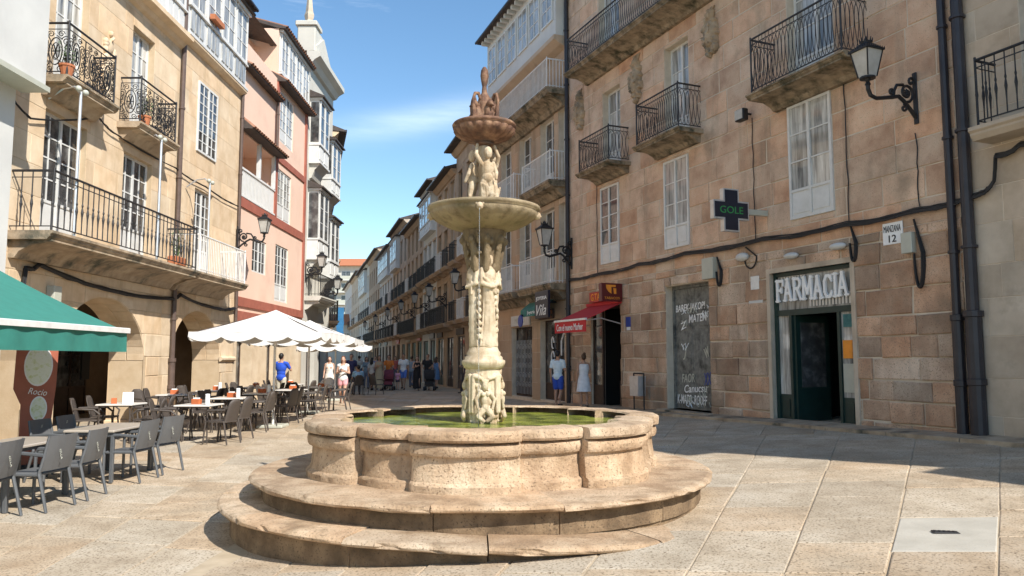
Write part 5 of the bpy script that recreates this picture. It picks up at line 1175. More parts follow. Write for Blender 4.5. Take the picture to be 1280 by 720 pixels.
MB().cbox(-.1, .75, -.3, .5, 15.15, 16.3, .04).cbox(-.18, .83, -.38, .58, 16.3, 16.5, .03).build('parapet_block', 'cream', E_.ob)
q = MB(); q.lathe([(.26, 16.5), (.26, 16.65), (.16, 16.7), (.2, 16.8), (.22, 16.95), (.17, 17.1), (.05, 18.3), (.0001, 18.35)], 4, .32, .1); q.build('obelisk', 'stoneG', E_.ob)
q = MB(); q.prism([(1.2, 15.17), (1.9, 15.17), (1.9, 16.4), (1.2, 16.4)], -.2, .26); q.build('parapet_block', 'cream', E_.ob)
lantern('wall_lantern', A.w(11.72, -.06, 5.55), A.ang, 'black wall lantern on scrolled arm where arcade house meets pink house', .88, .8)
lantern('wall_lantern', E_.w(.3, -.02, 5.45), E_.ang, 'black wall lantern on the white gallery house, next to the pink house', .7, .85)
lantern('wall_lantern', E_.w(3.2, -.02, 4.75), E_.ang, 'black wall lantern low on the white gallery house, furthest along its front', .75, .85)
# left side of the far street
SD = Vector((-.275, 1)).normalized()
def farhouse(name, label, o, d, W, top, wmat, floors, bays, rail='iron', win='white', shop=True, gal=None, seed=0, glass='glass', stone=None, big=False, group=None):
    F = Facade(name, o, d, label, 'building', group); rn = random.Random(seed); ops = []; bw = W / bays
    zs = floors
    for zf in zs:
        hh = (2.35 if zf < 8.5 else 1.9)
        for k in range(bays): c = bw * (k + .5); ops.append((c - .5, c + .5, zf, min(zf + hh, top - .25), .25))
    sp = []
    nb_s = max(2, int(W / 2.6))
    for k in range(nb_s): c = W / nb_s * (k + .5); sp.append((c - 1.0, c + 1.0, .05, 2.75, .14))
    wall(F, 0, W, -1, top, ops + sp, wmat, .25); body(F, 0, W, top, 9, wmat)
    if stone: blocks(F, 0, W, .0, top, [q[:4] for q in ops + sp], (.5, .65), (.8, 1.4), stone, 60, proud=(.004, .014), gap=.006, c=.008)
    for i, (a, b_, c, dd, _) in enumerate(ops):
        sh_ = rn.random() < .3
        window(F, a, b_, c, dd, y=.15, rows=3 if big else 2, cols=1, panel=.18, mat='shutter' if (win == 'shutter' or sh_) else win, glass='shutter' if sh_ else glass)
        MB().box(a - .12, b_ + .12, -.04, .02, dd, dd + .14).build('lintel', 'stoneB' if not stone else stone, F.ob)
    for a, b_, c, dd, _ in sp: window(F, a, b_, c, dd, y=.06, rows=1, cols=1, panel=.15, mat=rn.choice(['wooddk', 'green', 'wooddk', 'pipeb']), name='shop_window')
    for k in range(nb_s):
        if rn.random() < .7: c = W / nb_s * (k + .5); MB().cbox(c - .9, c + .9, -.09, -.01, 2.82, 3.15, .01).build('fascia_board', rn.choice(['navy', 'wooddk', 'whitep', 'green', 'redsign', 'cream']), F.ob)
    for zf in zs[:2] if len(zs) > 2 else zs:
        if seed in (4, 6, 9) and zf < 5:
            u = .4
            balcony(F, .4, W - .4, zf - .02, .6, 1.0, rmat=rail, smat='stoneB', step=.13, th=.18, bracket=False, cove=.2, indiv=False)
        else:
            for k in range(bays):
                c = bw * (k + .5); balcony(F, c - .75, c + .75, zf - .02, .5, 1.0, rmat=rail if rn.random() < .75 else 'whitei', smat='stoneB', step=.13, th=.16, bracket=False, cove=.15, indiv=False)
    if gal: gallery(F, *gal, .35, max(2, int((gal[1] - gal[0]) / 1.1)), rows=3, cols=1, glass='glassl')
    m = MB(); m.prism([(.02, top - .3), (-.1, top - .28), (-.3, top - .08), (-.3, top - .02), (.02, top - .02)], 0, W, 'yz'); m.build('cornice', wmat, F.ob)
    eave(F, -.05, W, top, .6, rise=1.6, back=4.5, mat='roofdk')
    return F
S0 = Vector((-.68, 32.5)); DS = Vector((.275, -1)).normalized()
ROW = [(0, 8.8, 12.7, 'stoneB', [3.55, 6.65, 9.6], 4, 'stoneB', None, 'tan stone house with three tiers of black balconies next to the gallery house'),
       (8.8, 14.8, 11.9, 'stoneB', [3.5, 6.6, 9.5], 3, 'stoneB', None, 'narrow tan house with dark shuttered attic windows under a black gutter'),
       (14.8, 20.2, 12.6, 'whitep', [3.5, 6.6], 3, None, (.3, 5.0, 9.6, 11.9), 'narrow white house with glazed attic gallery among tan houses'),
       (20.2, 28.6, 11.3, 'stoneB', [3.4, 6.5, 9.3], 4, None, None, 'tan house with green tinged balcony ironwork along the street'),
       (28.6, 38.3, 12.6, 'stoneG', [3.5, 6.5, 9.4], 4, None, (.5, 5, 9.3, 11.9), 'grey stone house with short white attic gallery along the street'),
       (38.3, 50, 11.9, 'whitep', [3.5, 6.5, 9.4], 5, None, (1, 10, 9.4, 12.1), 'wide white house with long attic gallery down the street'),
       (50, 63.5, 13.2, 'stoneB', [3.5, 6.6, 9.8], 5, None, None, 'wide tan house with plain cornice far down the street'),
       (63.5, 79, 13.3, 'cream', [3.5, 6.6, 9.8], 5, None, (2, 12, 10, 12.8), 'cream house with attic gallery far down the street'),
       (79, 97, 14, 'stoneG', [3.5, 6.6, 9.8], 5, None, None, 'grey stone house near the end of the street'),
       (97, 116, 14.3, 'whitep', [3.5, 6.6, 9.8], 5, None, None, 'white house at the very end of the street row')]
for i, (d0, d1, top, wm, fl_, bays, st, gal, lb) in enumerate(ROW):
    o = S0 - DS * d1; farhouse('street_house', lb, o, DS, d1 - d0 - .01, top, wm, fl_, bays, seed=i + 3, stone=st, gal=gal, win='white', big=i < 2, group='houses lining the right of the street')
    if i < 7:
        p = S0 - DS * (d0 + (d1 - d0) * .45); n = Vector((-DS.y, DS.x))
        lantern('wall_lantern', (p.x - n.x * .01, p.y - n.y * .01, 5.0), math.atan2(DS.y, DS.x), 'black wall lantern on scrolled arm on the ' + lb.split(' with ')[0].split(' far ')[0].split(' near ')[0], 1.0, .95, 'wall lanterns along the street')
o = Vector((-9, 37.7)); k = 0
for W, top, wm in ((9, 13, 'stoneL'), (11, 12, 'cream'), (13, 13, 'stoneB'), (16, 12.5, 'whitep')):
    farhouse('street_house', ['golden stone house beyond the white gallery house', 'cream house on the left side of the far street', 'tan house on the left side of the far street', 'white house on the left side at the street end'][k], o, SD, W - .01, top, wm, [3.5, 6.6], 3, seed=20 + k, group='houses lining the left of the street'); o = o + SD * W; k += 1
# distant apartment block, red-roofed house and hill
T_ = Facade('apartment_block', (-50, 190), (1, 0), 'tall pale apartment block with stacked balconies and red roof beyond the street'); TWW = 14
wall(T_, 0, TWW, -1, 24.5, [], 'cream'); body(T_, 0, TWW, 24.5, 12, 'cream', back=0)
for fz in range(7):
    z = 3 + fz * 3.0
    for k in range(4): window(T_, 1 + k * 3.3, 3.2 + k * 3.3, z + .1, z + 2.2, y=-.04, rows=1, panel=0, mat='alu')
    MB().box(.5, TWW - .5, -1.2, 0, z - .2, z).build('balcony', 'whitep', T_.ob); MB().box(.5, TWW - .5, -1.2, -1.12, z, z + .95).build('balustrade', 'boxgrey', T_.ob)
MB().prism([(-1.3, 24.5), (5, 27), (5, 24.5)], -.3, TWW + .3, 'yz').build('roof', 'pot', T_.ob)
H_ = Facade('red_roofed_house', (-33, 128), (1, 0), 'small distant cream house with red tiled roof at the end of the street'); wall(H_, 0, 7, -1, 7.2, [], 'cream'); body(H_, 0, 7, 7.2, 8, 'cream', back=0); MB().prism([(-.6, 7.2), (4, 9.2), (8.6, 7.2)], -.4, 7.4, 'yz').build('roof', 'pot', H_.ob)
for k in range(3): window(H_, .8 + k * 2, 2.1 + k * 2, 4, 5.8, y=-.04, rows=1, panel=0)
MAT['hill'] = nmat('wooded_hill', [(.05, .09, .08), (.09, .13, .1)], .02, .95)
m = MB(); N = 60
for i in range(N + 1):
    x = -900 + 1500 * i / N; h = 62 + 26 * noise.noise((x * .004, 0, 2)) + 8 * noise.noise((x * .02, 3, 0)); m.v += [(x, 820, -20), (x, 880, h * .55), (x, 960, h), (x, 1200, h * .8)]
m.f = [(4 * i + j, 4 * i + 4 + j, 4 * i + 5 + j, 4 * i + 1 + j) for i in range(N) for j in range(3)]; tag(m.build('hills', 'hill', smooth=True), kind='structure')
bn = empty('street_banner', (-11.2, 50, 0), 0, 'bright blue vertical banner hanging over the far street', 'banner'); bn.scale = (.6, .6, .86)
MAT['skyblue'] = flat('bright_blue_cloth', (.04, .2, .42), .7)
q = MB()
for i in range(9): z = 3.4 + 2.3 * i / 8; q.v += [(-.4 + .05 * math.sin(i), .03 * math.sin(i * 1.3), z), (0, .05 * math.cos(i * 1.7), z), (.4 + .04 * math.sin(i * 2), 0, z)]
q.f = [(3 * i + j, 3 * i + j + 1, 3 * i + 4 + j, 3 * i + 3 + j) for i in range(8) for j in range(2)]; q.build('cloth', 'skyblue', bn, True); MB().tube([(-.9, 0, 5.75), (.5, 0, 5.75)], .03, 6).build('pole', 'alu', bn)
# ------------------------------------------------------------------ terrace furniture
def grey_chair():
    t = empty('terrace_chair'); W, Dp, S = .255, .22, .44
    m = MB(); m.cbox(-W + .02, W - .02, -Dp, Dp - .02, S - .03, S, .012); m.build('seat', 'greyseat', t)
    q = MB(); n = 6
    for i in range(n + 1):
        f = i / n; z = S + .02 + .4 * f; yy = Dp - .01 + .09 * f + .012 * math.sin(f * math.pi)
        for x in (-W, -W * .5, 0, W * .5, W): q.v.append((x * (1 - .06 * f), yy + .03 * (1 - (x / W) ** 2), z))
    o_ = len(q.v); q.v += [(a, b_ + .016, c) for a, b_, c in q.v]
    for i in range(n):
        for j in range(4): a = i * 5 + j; q.f += [(a, a + 1, a + 6, a + 5), (o_ + a + 5, o_ + a + 6, o_ + a + 1, o_ + a)]
    for j in range(4): q.f += [(n * 5 + j, n * 5 + j + 1, o_ + n * 5 + j + 1, o_ + n * 5 + j), (j + 1, j, o_ + j, o_ + j + 1)]
    for i in range(n): q.f += [(i * 5, i * 5 + 5, o_ + i * 5 + 5, o_ + i * 5), (i * 5 + 9, i * 5 + 4, o_ + i * 5 + 4, o_ + i * 5 + 9)]
    bk = q.build('backrest', 'greyseat', t)
    lt = text('ESTRELLA', bk, 0, 0, 0, .2, .03, 'boxgrey', depth=.003)
    lt.location = (.06, Dp + .1, S + .24); lt.rotation_euler = (R_(-12), math.pi / 2, math.pi) ; lt.rotation_euler = Matrix.Rotation(math.pi, 4, 'Z').to_euler(); lt.rotation_euler = (Matrix.Rotation(R_(12), 4, 'X') @ Matrix.Rotation(math.pi, 4, 'Z') @ Matrix.Rotation(R_(90), 4, 'Y')).to_euler()
    for s in (-1, 1):
        MB().tube([(s * W, -Dp, 0), (s * W, -Dp, .62), (s * W, -Dp + .04, .655)], [.02, .02, .018], 6).build('leg', 'grey', t)
        MB().tube([(s * W, Dp + .1, 0), (s * W, Dp - .01, .44), (s * W * .97, Dp + .03, .6), (s * W * .95, Dp + .085, .86)], [.017, .021, .02, .016], 6).build('leg', 'grey', t)
        q = MB(); q.tube([(s * W, -Dp + .01, .655), (s * W, 0, .665), (s * W, Dp + .04, .645)], .022, 6); q.build('armrest', 'grey', t)
        MB().tube([(s * W, -Dp, .42), (s * W, Dp, .42)], .016, 6).build('side_rail', 'grey', t)
    return t
def brown_chair():
    t = empty('terrace_chair'); W = .24
    m = MB(); m.prism([(-.2, -.23), (.2, -.23), (.235, -.1), (.225, .2), (.16, .24), (-.16, .24), (-.225, .2), (-.235, -.1)], .42, .45, 'xy'); m.build('seat', 'brownch', t)
    q = MB(); n = 7; mm = 6
    for i in range(n + 1):
        f = i / n; z = .44 + .43 * f; hw = .2 * (1 - .12 * f) * (1 if f < .75 else math.sqrt(max(.15, 1 - ((f - .75) / .25) ** 2 * .75)))
        for j in range(mm + 1): x = -1 + 2 * j / mm; q.v.append((x * hw, .2 + .11 * f + .045 * (1 - x * x) * (.5 + f * .5), z))
    o_ = len(q.v); q.v += [(a, b_ + .018, c) for a, b_, c in q.v]; k = mm + 1
    for i in range(n):
        for j in range(mm): a = i * k + j; q.f += [(a, a + 1, a + k + 1, a + k), (o_ + a + k, o_ + a + k + 1, o_ + a + 1, o_ + a)]
        q.f += [(i * k, i * k + k, o_ + i * k + k, o_ + i * k), (i * k + k + mm, i * k + mm, o_ + i * k + mm, o_ + i * k + k + mm)]
    for j in range(mm): q.f += [(n * k + j, n * k + j + 1, o_ + n * k + j + 1, o_ + n * k + j)]
    q.build('backrest', 'brownch', t, True)
    for s in (-1, 1):
        MB().tube([(s * .21, -.2, .44), (s * .23, -.24, 0)], [.018, .015], 6).build('leg', 'brownch', t); MB().tube([(s * .2, .2, .44), (s * .22, .3, 0)], [.018, .015], 6).build('leg', 'brownch', t)
        MB().tube([(s * .22, -.2, .44), (s * .25, -.22, .56), (s * .265, -.12, .645), (s * .26, .08, .66), (s * .22, .24, .66)], [.018, .02, .022, .022, .018], 6).build('armrest', 'brownch', t)
    return t
def grey_table():
    t = empty('terrace_table'); MB().cbox(-.36, .36, -.66, .66, .705, .735, .012).build('table_top', 'greytop', t); MB().box(-.32, .32, -.62, .62, .66, .704).build('apron', 'grey', t)
    for sx in (-1, 1):
        for sy in (-1, 1): MB().cbox(sx * .32 - .025, sx * .32 + .025, sy * .6 - .025, sy * .6 + .025, 0, .704, .006).build('leg', 'grey', t)
    return t
def pale_table():
    t = empty('terrace_table'); MB().cbox(-.36, .36, -.36, .36, .715, .742, .012).build('table_top', 'tabletop', t)
    for sx in (-1, 1):
        for sy in (-1, 1): MB().tube([(sx * .3, sy * .3, .715), (sx * .32, sy * .32, 0)], .016, 6).build('leg', 'brownch', t)
    MB().box(-.31, .31, -.31, .31, .69, .7145).build('apron', 'brownch', t)
    return t
GC, BC, GT, PT = grey_chair(), brown_chair(), grey_table(), pale_table(); used = set()
def place(proto, x, y, rz, label, cat, group):
    o = proto if proto.name not in used else copy_tree(proto); used.add(proto.name)
    o.location = (x, y, ground(x, y) + .006); o.rotation_euler = (0, 0, rz); tag(o, label, cat, group); return o
HP = math.pi / 2
# chairs face local -y;  rz=-90deg faces -X (towards the wall), rz=+90deg faces +X
gg = 'grey chairs under the green awning'
place(GT, -6.1, 9.55, 0, 'grey slatted terrace table nearest the green awning corner, beside the terracotta board', 'table', 'grey terrace tables'); place(GT, -6.0, 11.65, .02, 'grey terrace table between the green awning and the brown chairs', 'table', 'grey terrace tables')
for (x, y, a, lb) in ((-5.6, 9.22, -1.66, 'grey armchair on fountain side and awning end of the table by the terracotta board'), (-5.58, 9.92, -1.5, 'grey armchair on fountain side and street end of the table by the terracotta board'),
                      (-5.55, 11.3, -1.62, 'grey armchair on fountain side and awning end of the grey table towards the brown chairs'), (-5.5, 12.02, -1.75, 'grey armchair on fountain side and street end of the grey table towards the brown chairs'),
                      (-6.68, 9.3, 1.5, 'grey armchair on wall side and awning end of the table by the terracotta board'), (-6.7, 9.98, 1.62, 'grey armchair on wall side and street end of the table by the terracotta board'),
                      (-6.6, 11.35, 1.55, 'grey armchair on wall side and awning end of the grey table towards the brown chairs'), (-6.62, 12.05, 1.62, 'grey armchair on wall side and street end of the grey table towards the brown chairs'),
                      (-5.78, 8.5, -1.45, 'grey armchair deepest under the green awning beside the first grey table')):
    place(GC, x, y, a, lb, 'chair', gg)
tabs = [(-6.25, 15.5, 'pale square table by the parasol pole with white candle tube'), (-6.3, 17.35, 'pale square table under the parasol, second from the pole side'), (-6.2, 19.2, 'pale square table behind the parasol pole'), (-6.1, 21.4, 'pale square table beyond the first parasol'), (-5.75, 23.3, 'pale square table nearest the strolling woman in pink'),
        (-7.9, 15.7, 'pale square table with upright menu card by the arcade pier'), (-8.05, 18.6, 'pale square table in front of the second arch'), (-8.05, 20.9, 'pale square table beside the pier of the pink house'), (-7.7, 23.4, 'pale square table in front of the pink house'), (-7.4, 26.0, 'pale square table under the second parasol')]
rn = random.Random(4)
MAT['orangebox'] = flat('orange_box', (.5, .13, .04), .6)
for i, (x, y, lb) in enumerate(tabs):
    place(PT, x, y, rn.uniform(-.08, .08), lb, 'table', 'terrace tables with brown chairs'); base = ' ' + ['by the parasol pole', 'second from the parasol pole', 'behind the parasol pole', 'beyond the first parasol', 'nearest the woman in pink', 'with the menu card', 'before the second arch', 'by the pink house pier', 'before the pink house', 'under the second parasol'][i]
    for (dx, dy, a) in ((.55, -.2, -HP), (.58, .38, -HP), (-.55, -.22, HP), (-.56, .36, HP)):
        if i == 4 and dy > 0 and dx > 0: pass
        if dy < 0: a0 = a + rn.uniform(-.35, .35)
        else: a0 = a + rn.uniform(-.25, .25)
        place(BC, x + dx + rn.uniform(-.05, .05), y + dy + rn.uniform(-.05, .05), a0, 'brown armchair on the ' + ('fountain' if dx > 0 else 'wall') + ' side, ' + ('awning' if dy < 0 else 'street') + ' end of the table' + base, 'chair', 'brown terrace chairs')
    g = ground(x, y) + .75
    if i != 5:
        b_ = empty('napkin_box', (x + rn.uniform(-.1, .1), y + .05, g), rn.uniform(-.3, .3), 'orange napkin box on the table' + base, 'napkin box', 'napkin boxes on the terrace tables'); MB().cbox(-.09, .09, -.05, .05, 0, .1, .008).build('box', 'orangebox', b_); MB().box(-.06, .06, -.03, .03, .1, .125).build('napkins', 'whiteprint', b_)
    if i in (0, 1, 2, 7):
        b_ = empty('candle_tube', (x + .2, y - .1, g), 0, 'white cylindrical holder on the table' + base, 'holder', 'white holders on the terrace tables'); MB().lathe([(.04, 0), (.045, .01), (.045, .2), (.04, .205), (.035, .19), (.0001, .19)], 12).build('tube', 'whiteprint', b_)
    if i == 5:
        b_ = empty('menu_card', (x + .12, y, g), .4, 'upright white menu card on the table by the arcade pier', 'menu card'); MB().add([(-.1, 0, 0), (.1, 0, 0), (.1, .03, .22), (-.1, .03, .22), (-.1, .06, 0), (.1, .06, 0)], [(0, 1, 2, 3), (3, 2, 5, 4)]).build('card', 'whiteprint', b_); MB().cbox(-.3, -.2, -.04, .04, 0, .11, .006).build('holder', 'orangebox', b_)
def parasol(x, y, top, half, label, tilt=0.0, rz=0.0):
    t = empty('parasol', (x, y, ground(x, y)), rz, label, 'parasol', 'white terrace parasols'); edge = top - .58
    MB().tube([(0, 0, .05), (0, 0, top - .02)], .03, 8).build('pole', 'whitei', t); MB().cbox(-.3, .3, -.3, .3, .01, .07, .02).build('base', 'boxgrey', t)
    q = MB(); N = 9; K = 32
    for i in range(N + 1):
        f = i / N
        for k in range(K):
            a = 2 * math.pi * (k + .5) / K; c, s = math.cos(a), math.sin(a); r = half * f / max(abs(c), abs(s)) ; dg_ = abs(c * s) * 2
            q.v.append((r * c, r * s, top - .58 * f ** .9 - .07 * math.sin(math.pi * f) * (1 - dg_) + .03 * math.sin(a * 5 + f * 3) * f * .4))
    for i in range(N):
        for k in range(K): l = (k + 1) % K; q.f.append((i * K + k, (i + 1) * K + k, (i + 1) * K + l, i * K + l))
    q.build('canopy', 'canvas', t, True)
    for sd_ in range(4):
        q = MB(); n = 28; ca, sa = math.cos(sd_ * HP), math.sin(sd_ * HP)
        for i in range(n + 1):
            u = -half + 2 * half * i / n; dr = .1 + .1 * abs(math.sin(math.pi * i / 7)) ** .7; yo = half + .012 + .015 * math.sin(i * 1.3)
            z0 = edge + .0 - .0
            for yy, zz in ((half - .005, z0 + .015), (yo, z0 - dr)): q.v.append((u * ca - yy * sa, u * sa + yy * ca, zz))
        q.f = [(2 * i, 2 * i + 1, 2 * i + 3, 2 * i + 2) for i in range(n)]; q.build('valance', 'canvas', t, True, recalc=False)
    for k in range(4): a = HP * k + HP / 2; MB().tube([(0, 0, top - .05), (half * 1.35 * math.cos(a), half * 1.35 * math.sin(a), edge)], .012, 4).build('rib', 'wooddk', t)
    return t
parasol(-5.6, 18.2, 2.75, 1.45, 'large white square parasol over the brown chairs before the pink house'); parasol(-5.95, 22.6, 2.72, 1.45, 'white square parasol just behind the biggest parasol', 0, .1); parasol(-6.75, 29.5, 2.62, 1.35, 'low flat white parasol beside the strollers in the street', 0, .2)
# terracotta advertising totem
tt = empty('sign_board', (-7.72, 12.55, ground(-7.7, 12.5)), R_(32), 'terracotta red standing board with two white ovals, beside the arcade pier', 'sign board')
out = [(-.2, 0), (.2, 0), (.24, .8), (.28, 1.3), (.29, 2.05), (-.29, 2.05), (-.31, 1.25), (-.2, 1.0)]
MB().prism(out, -.05, .05).build('board', 'totem', tt); MB().cbox(-.3, .3, -.22, .22, 0, .05, .02).build('foot', 'iron', tt)
def oval(cx, cz, rx, rz2, y, mat, nm): n = 28; q = MB(); q.prism([(cx + rx * math.cos(2 * math.pi * i / n), cz + rz2 * math.sin(2 * math.pi * i / n)) for i in range(n)], y - .008, y); return q.build(nm, mat, tt)
oval(.02, 1.62, .2, .33, -.05, 'whiteprint', 'oval_border'); oval(.02, 1.62, .18, .3, -.059, 'totemart', 'oval_picture'); oval(.05, .93, .12, .2, -.05, 'whiteprint', 'oval_border'); oval(.05, .93, .1, .175, -.059, 'totemart', 'oval_picture')
text('Rocio', tt, .03, -.056, 1.2, .26, .1, 'whiteprint', depth=.005, rot=-.15, shear=.2)
# ------------------------------------------------------------------ people
SK = {'l': nmat('skin_light', [(.5, .29, .2), (.56, .34, .24)], 12, .55), 't': nmat('skin_tan', [(.4, .22, .14), (.46, .26, .17)], 12, .55)}
HR = {'k': flat('hair_black', (.012, .01, .009), .5), 'b': flat('hair_brown', (.07, .035, .018), .5), 'g': flat('hair_grey', (.2, .18, .16), .5), 'c': flat('hair_chestnut', (.12, .05, .025), .5)}
CL = {}
def cloth(c):
    if c not in CL: CL[c] = flat('cloth_%d' % len(CL), c, .85, var=.12, scale=9)
    return CL[c]
def person(label, x, y, head, h=1.7, skin='l', hair='b', hl='short', top=None, bot=None, arms=(None, None), stride=.0, vox=.017, dress=None, seat=False, shoes=(.05, .045, .04), group='people strolling in the street'):
    k = h / 1.75; z0 = ground(x, y) + .006
    t = empty('person', (x, y, z0), R_(head), label, 'person', group); t.scale = (k, k, k)
    V3 = Vector; female = hl in ('long', 'bun')
    sw = .165 if female else .19; hips = .09
    hipz = .92 if not seat else .5
    dz = 0 if not seat else -.42
    J = {}
    for s in (-1, 1):
        st = stride * s
        if seat: J[s] = (V3((s * hips, 0, .5)), V3((s * .12, -.4, .5)), V3((s * .12, -.38, .08)))
        else: J[s] = (V3((s * hips, 0, .92)), V3((s * (hips + .005), -st * .55 - .03, .5)), V3((s * (hips - .005), -st + (.05 if st < 0 else 0), .085 + (.05 if st < 0 else 0))))
    AR = {}
    for i, s in enumerate((-1, 1)):
        sh = V3((s * sw, .0, 1.42 + dz)); a = arms[i]
        if a is None: e, w_ = sh + V3((s * .05, .03 + stride * s * .3, -.28)), sh + V3((s * .06, -.05 + stride * s * .6, -.53))
        else: e, w_ = sh + V3((s * a[0][0], a[0][1], a[0][2])), sh + V3((s * a[1][0], a[1][1], a[1][2]))
        AR[s] = (sh, e, w_)
    def torso(b, g=0.0, low=.86, r=1.0):
        b.ell((0, 0, 1.29 + dz), (sw * .92 + g, .105 + g, .2), 14, 9); b.ell((0, 0, 1.12 + dz), ((.125 if female else .14) + g, .09 + g, .14), 14, 8); b.ell((0, .005, .97 + dz), ((.165 if female else .155) + g, .115 + g, .13), 14, 8)
        for s in (-1, 1): b.cap((s * .07, 0, 1.44 + dz), .055 + g, (s * (sw - .01), 0, 1.42 + dz), .055 + g, 8)
        if female:
            for s in (-1, 1): b.ell((s * .07, -.085, 1.28 + dz), (.062 + g, .055 + g, .062), 8, 6)
    def bodyf(b):
        torso(b); b.cap((0, .01, 1.44 + dz), .058, (0, -.005, 1.56 + dz), .052, 10)
        b.ell((0, -.01, 1.645 + dz), (.074, .092, .115), 14, 10); b.ell((0, -.04, 1.58 + dz), (.05, .055, .05), 10, 7); b.cap((0, -.098, 1.645 + dz), .014, (0, -.112, 1.62 + dz), .017, 8)
        for s in (-1, 1):
            b.ell((s * .076, .0, 1.635 + dz), (.012, .02, .03), 8, 6)
            hp, kn, an = J[s]; b.cap(hp, .088, kn, .056, 10); b.cap(kn + V3((0, .012, -.05)), .054, an + V3((0, .012, .16)), .045, 10); b.cap(kn, .055, an, .037, 10)
            b.cap(an + V3((0, .03, -.035)), .04, an + V3((s * .012, -.13, -.05)), .032, 8)
            sh, e, w_ = AR[s]; b.cap(sh, .05, e, .038, 10); b.cap(e, .04, w_, .026, 10); d = (w_ - e).normalized(); b.cap(w_ + d * .02, .03, w_ + d * .075, .034, 8)
    def fingers(b):
        for s in (-1, 1):
            sh, e, w_ = AR[s]; d = (w_ - e).normalized(); sdv = d.cross(V3((s, 0, 0)));
            if sdv.length < .1: sdv = V3((0, 1, 0))
            sdv.normalize(); nn = d.cross(sdv)
            for j, L_ in enumerate((.06, .072, .075, .066)):
                p = w_ + d * .09 + sdv * (.024 * (1.5 - j) * .85); q = p + d * L_ * .6 + nn * s * -.004; b.tube([p, q, q + d * L_ * .35 + nn * .018], [.0095, .009, .007], 5)
            p = w_ + d * .03 + sdv * .03; b.tube([p, p + d * .03 + sdv * .02, p + d * .065 + sdv * .022], [.011, .01, .008], 5)
    blob(bodyf, 'body', SK[skin], t, vox, smooth_it=2, extra=fingers)
    e = MB()
    for s in (-1, 1): e.ell((s * .03, -.092, 1.655 + dz), (.012, .008, .007), 6, 5)
    tag(e.build('eyes', HR['k'], t)); mth = MB(); mth.ell((0, -.094, 1.585 + dz), (.022, .008, .006), 8, 5); mth.build('mouth', CL.setdefault('lip', flat('lip', (.35, .1, .09), .5)), t)
    def hairf(b):
        b.ell((0, .015, 1.68 + dz), (.083, .098, .098), 14, 9)
        if hl == 'long': b.ell((0, .07, 1.6 + dz), (.085, .05, .13), 12, 8); b.cap((.05, .06, 1.6 + dz), .045, (.07, .05, 1.4 + dz), .035, 8); b.cap((-.05, .06, 1.6 + dz), .045, (-.07, .05, 1.4 + dz), .035, 8); b.cap((0, .085, 1.58 + dz), .06, (0, .09, 1.38 + dz), .045, 8)
        elif hl == 'bun': b.ell((0, .05, 1.65 + dz), (.078, .06, .09), 12, 8); b.ell((0, .1, 1.76 + dz), (.05, .05, .05), 10, 7)
        else: b.ell((0, .045, 1.65 + dz), (.078, .062, .08), 12, 8)
    ho = blob(hairf, 'hair', HR[hair], t, .012, smooth_it=2)
    bme = bmesh.new(); bme.from_mesh(ho.data)            # keep the face clear
    bmesh.ops.delete(bme, geom=[v for v in bme.verts if v.co.y < -.045 and v.co.z < 1.715 + dz], context='VERTS'); bme.to_mesh(ho.data); bme.free()
    if top:
        kind, col = top
        def tf(b):
            torso(b, .014)
            if kind != 'tank':
                for s in (-1, 1):
                    sh, e2, w_ = AR[s]; f = .62 if kind == 'tee' else 1.0; b.cap(sh, .066, sh + (e2 - sh) * f, .056, 10)
                    if kind == 'long': b.cap(e2, .054, e2 + (w_ - e2) * .95, .038, 10)
            b.ell((0, .005, .93 + dz), (.175, .125, .1), 12, 7)
        o = blob(tf, 'top', cloth(col), t, .016, smooth_it=2)
        bme = bmesh.new(); bme.from_mesh(o.data); bmesh.ops.delete(bme, geom=[v for v in bme.verts if abs(v.co.x) < .075 and v.co.z > (1.455 if kind != 'tank' else 1.42) + dz], context='VERTS'); bme.to_mesh(o.data); bme.free()
    if bot:
        kind, col = bot
        def bf(b):
            b.ell((0, .005, .95 + dz), (.172, .124, .13), 12, 8)
            for s in (-1, 1):
                hp, kn, an = J[s]
                if kind == 'shorts': b.cap(hp, .102, hp + (kn - hp) * .72, .088, 10)
                elif kind == 'short': b.cap(hp, .1, hp + (kn - hp) * .38, .1, 10)
                else: b.cap(hp, .1, kn, .074, 10); b.cap(kn, .072, an + V3((0, 0, .02)), .058, 10)
        blob(bf, 'trousers' if kind == 'trousers' else 'shorts', cloth(col), t, .017, smooth_it=2)
    if dress:
        col, hem, flare = dress; q = MB(); n = 22; prof = [(.9, 1.43), (1.02, 1.36), (1.06, 1.27), (.9, 1.15), (.86, 1.08), (1.1, .95)] + [(1.1 + flare * j / 6, .95 - (.95 - hem) * j / 6) for j in range(1, 7)]
        for k2 in range(n):
            a = 2 * math.pi * k2 / n
            for j, (r, z) in enumerate(prof): rr = r * (1 + (.05 * math.sin(a * 6 + j * .3) * max(0, j - 5) / 6)); q.v.append((.172 * rr * math.cos(a), (.128 if z < 1.2 else .125) * rr * math.sin(a) - stride * .2 * max(0, j - 6) / 6 * 0, z + dz))
        P = len(prof)
        for k2 in range(n):
            l = (k2 + 1) % n
            for j in range(P - 1): q.f.append((k2 * P + j, l * P + j, l * P + j + 1, k2 * P + j + 1))
        for s in (-1, 1): q.tube([(s * .09, -.11, 1.38 + dz), (s * .1, -.02, 1.5 + dz), (s * .09, .1, 1.38 + dz)], .012, 5)
        q.build('dress', cloth(col), t, True)
    for s in (-1, 1):
        an = J[s][2]; q = MB(); q.cap(an + V3((0, .035, -.045)), .043, an + V3((s * .012, -.135, -.055)), .037, 8); q.build('shoe', cloth(shoes), t, True)
    return t
def at(px, Y): return ((px - 640) / FPX * Y, Y)
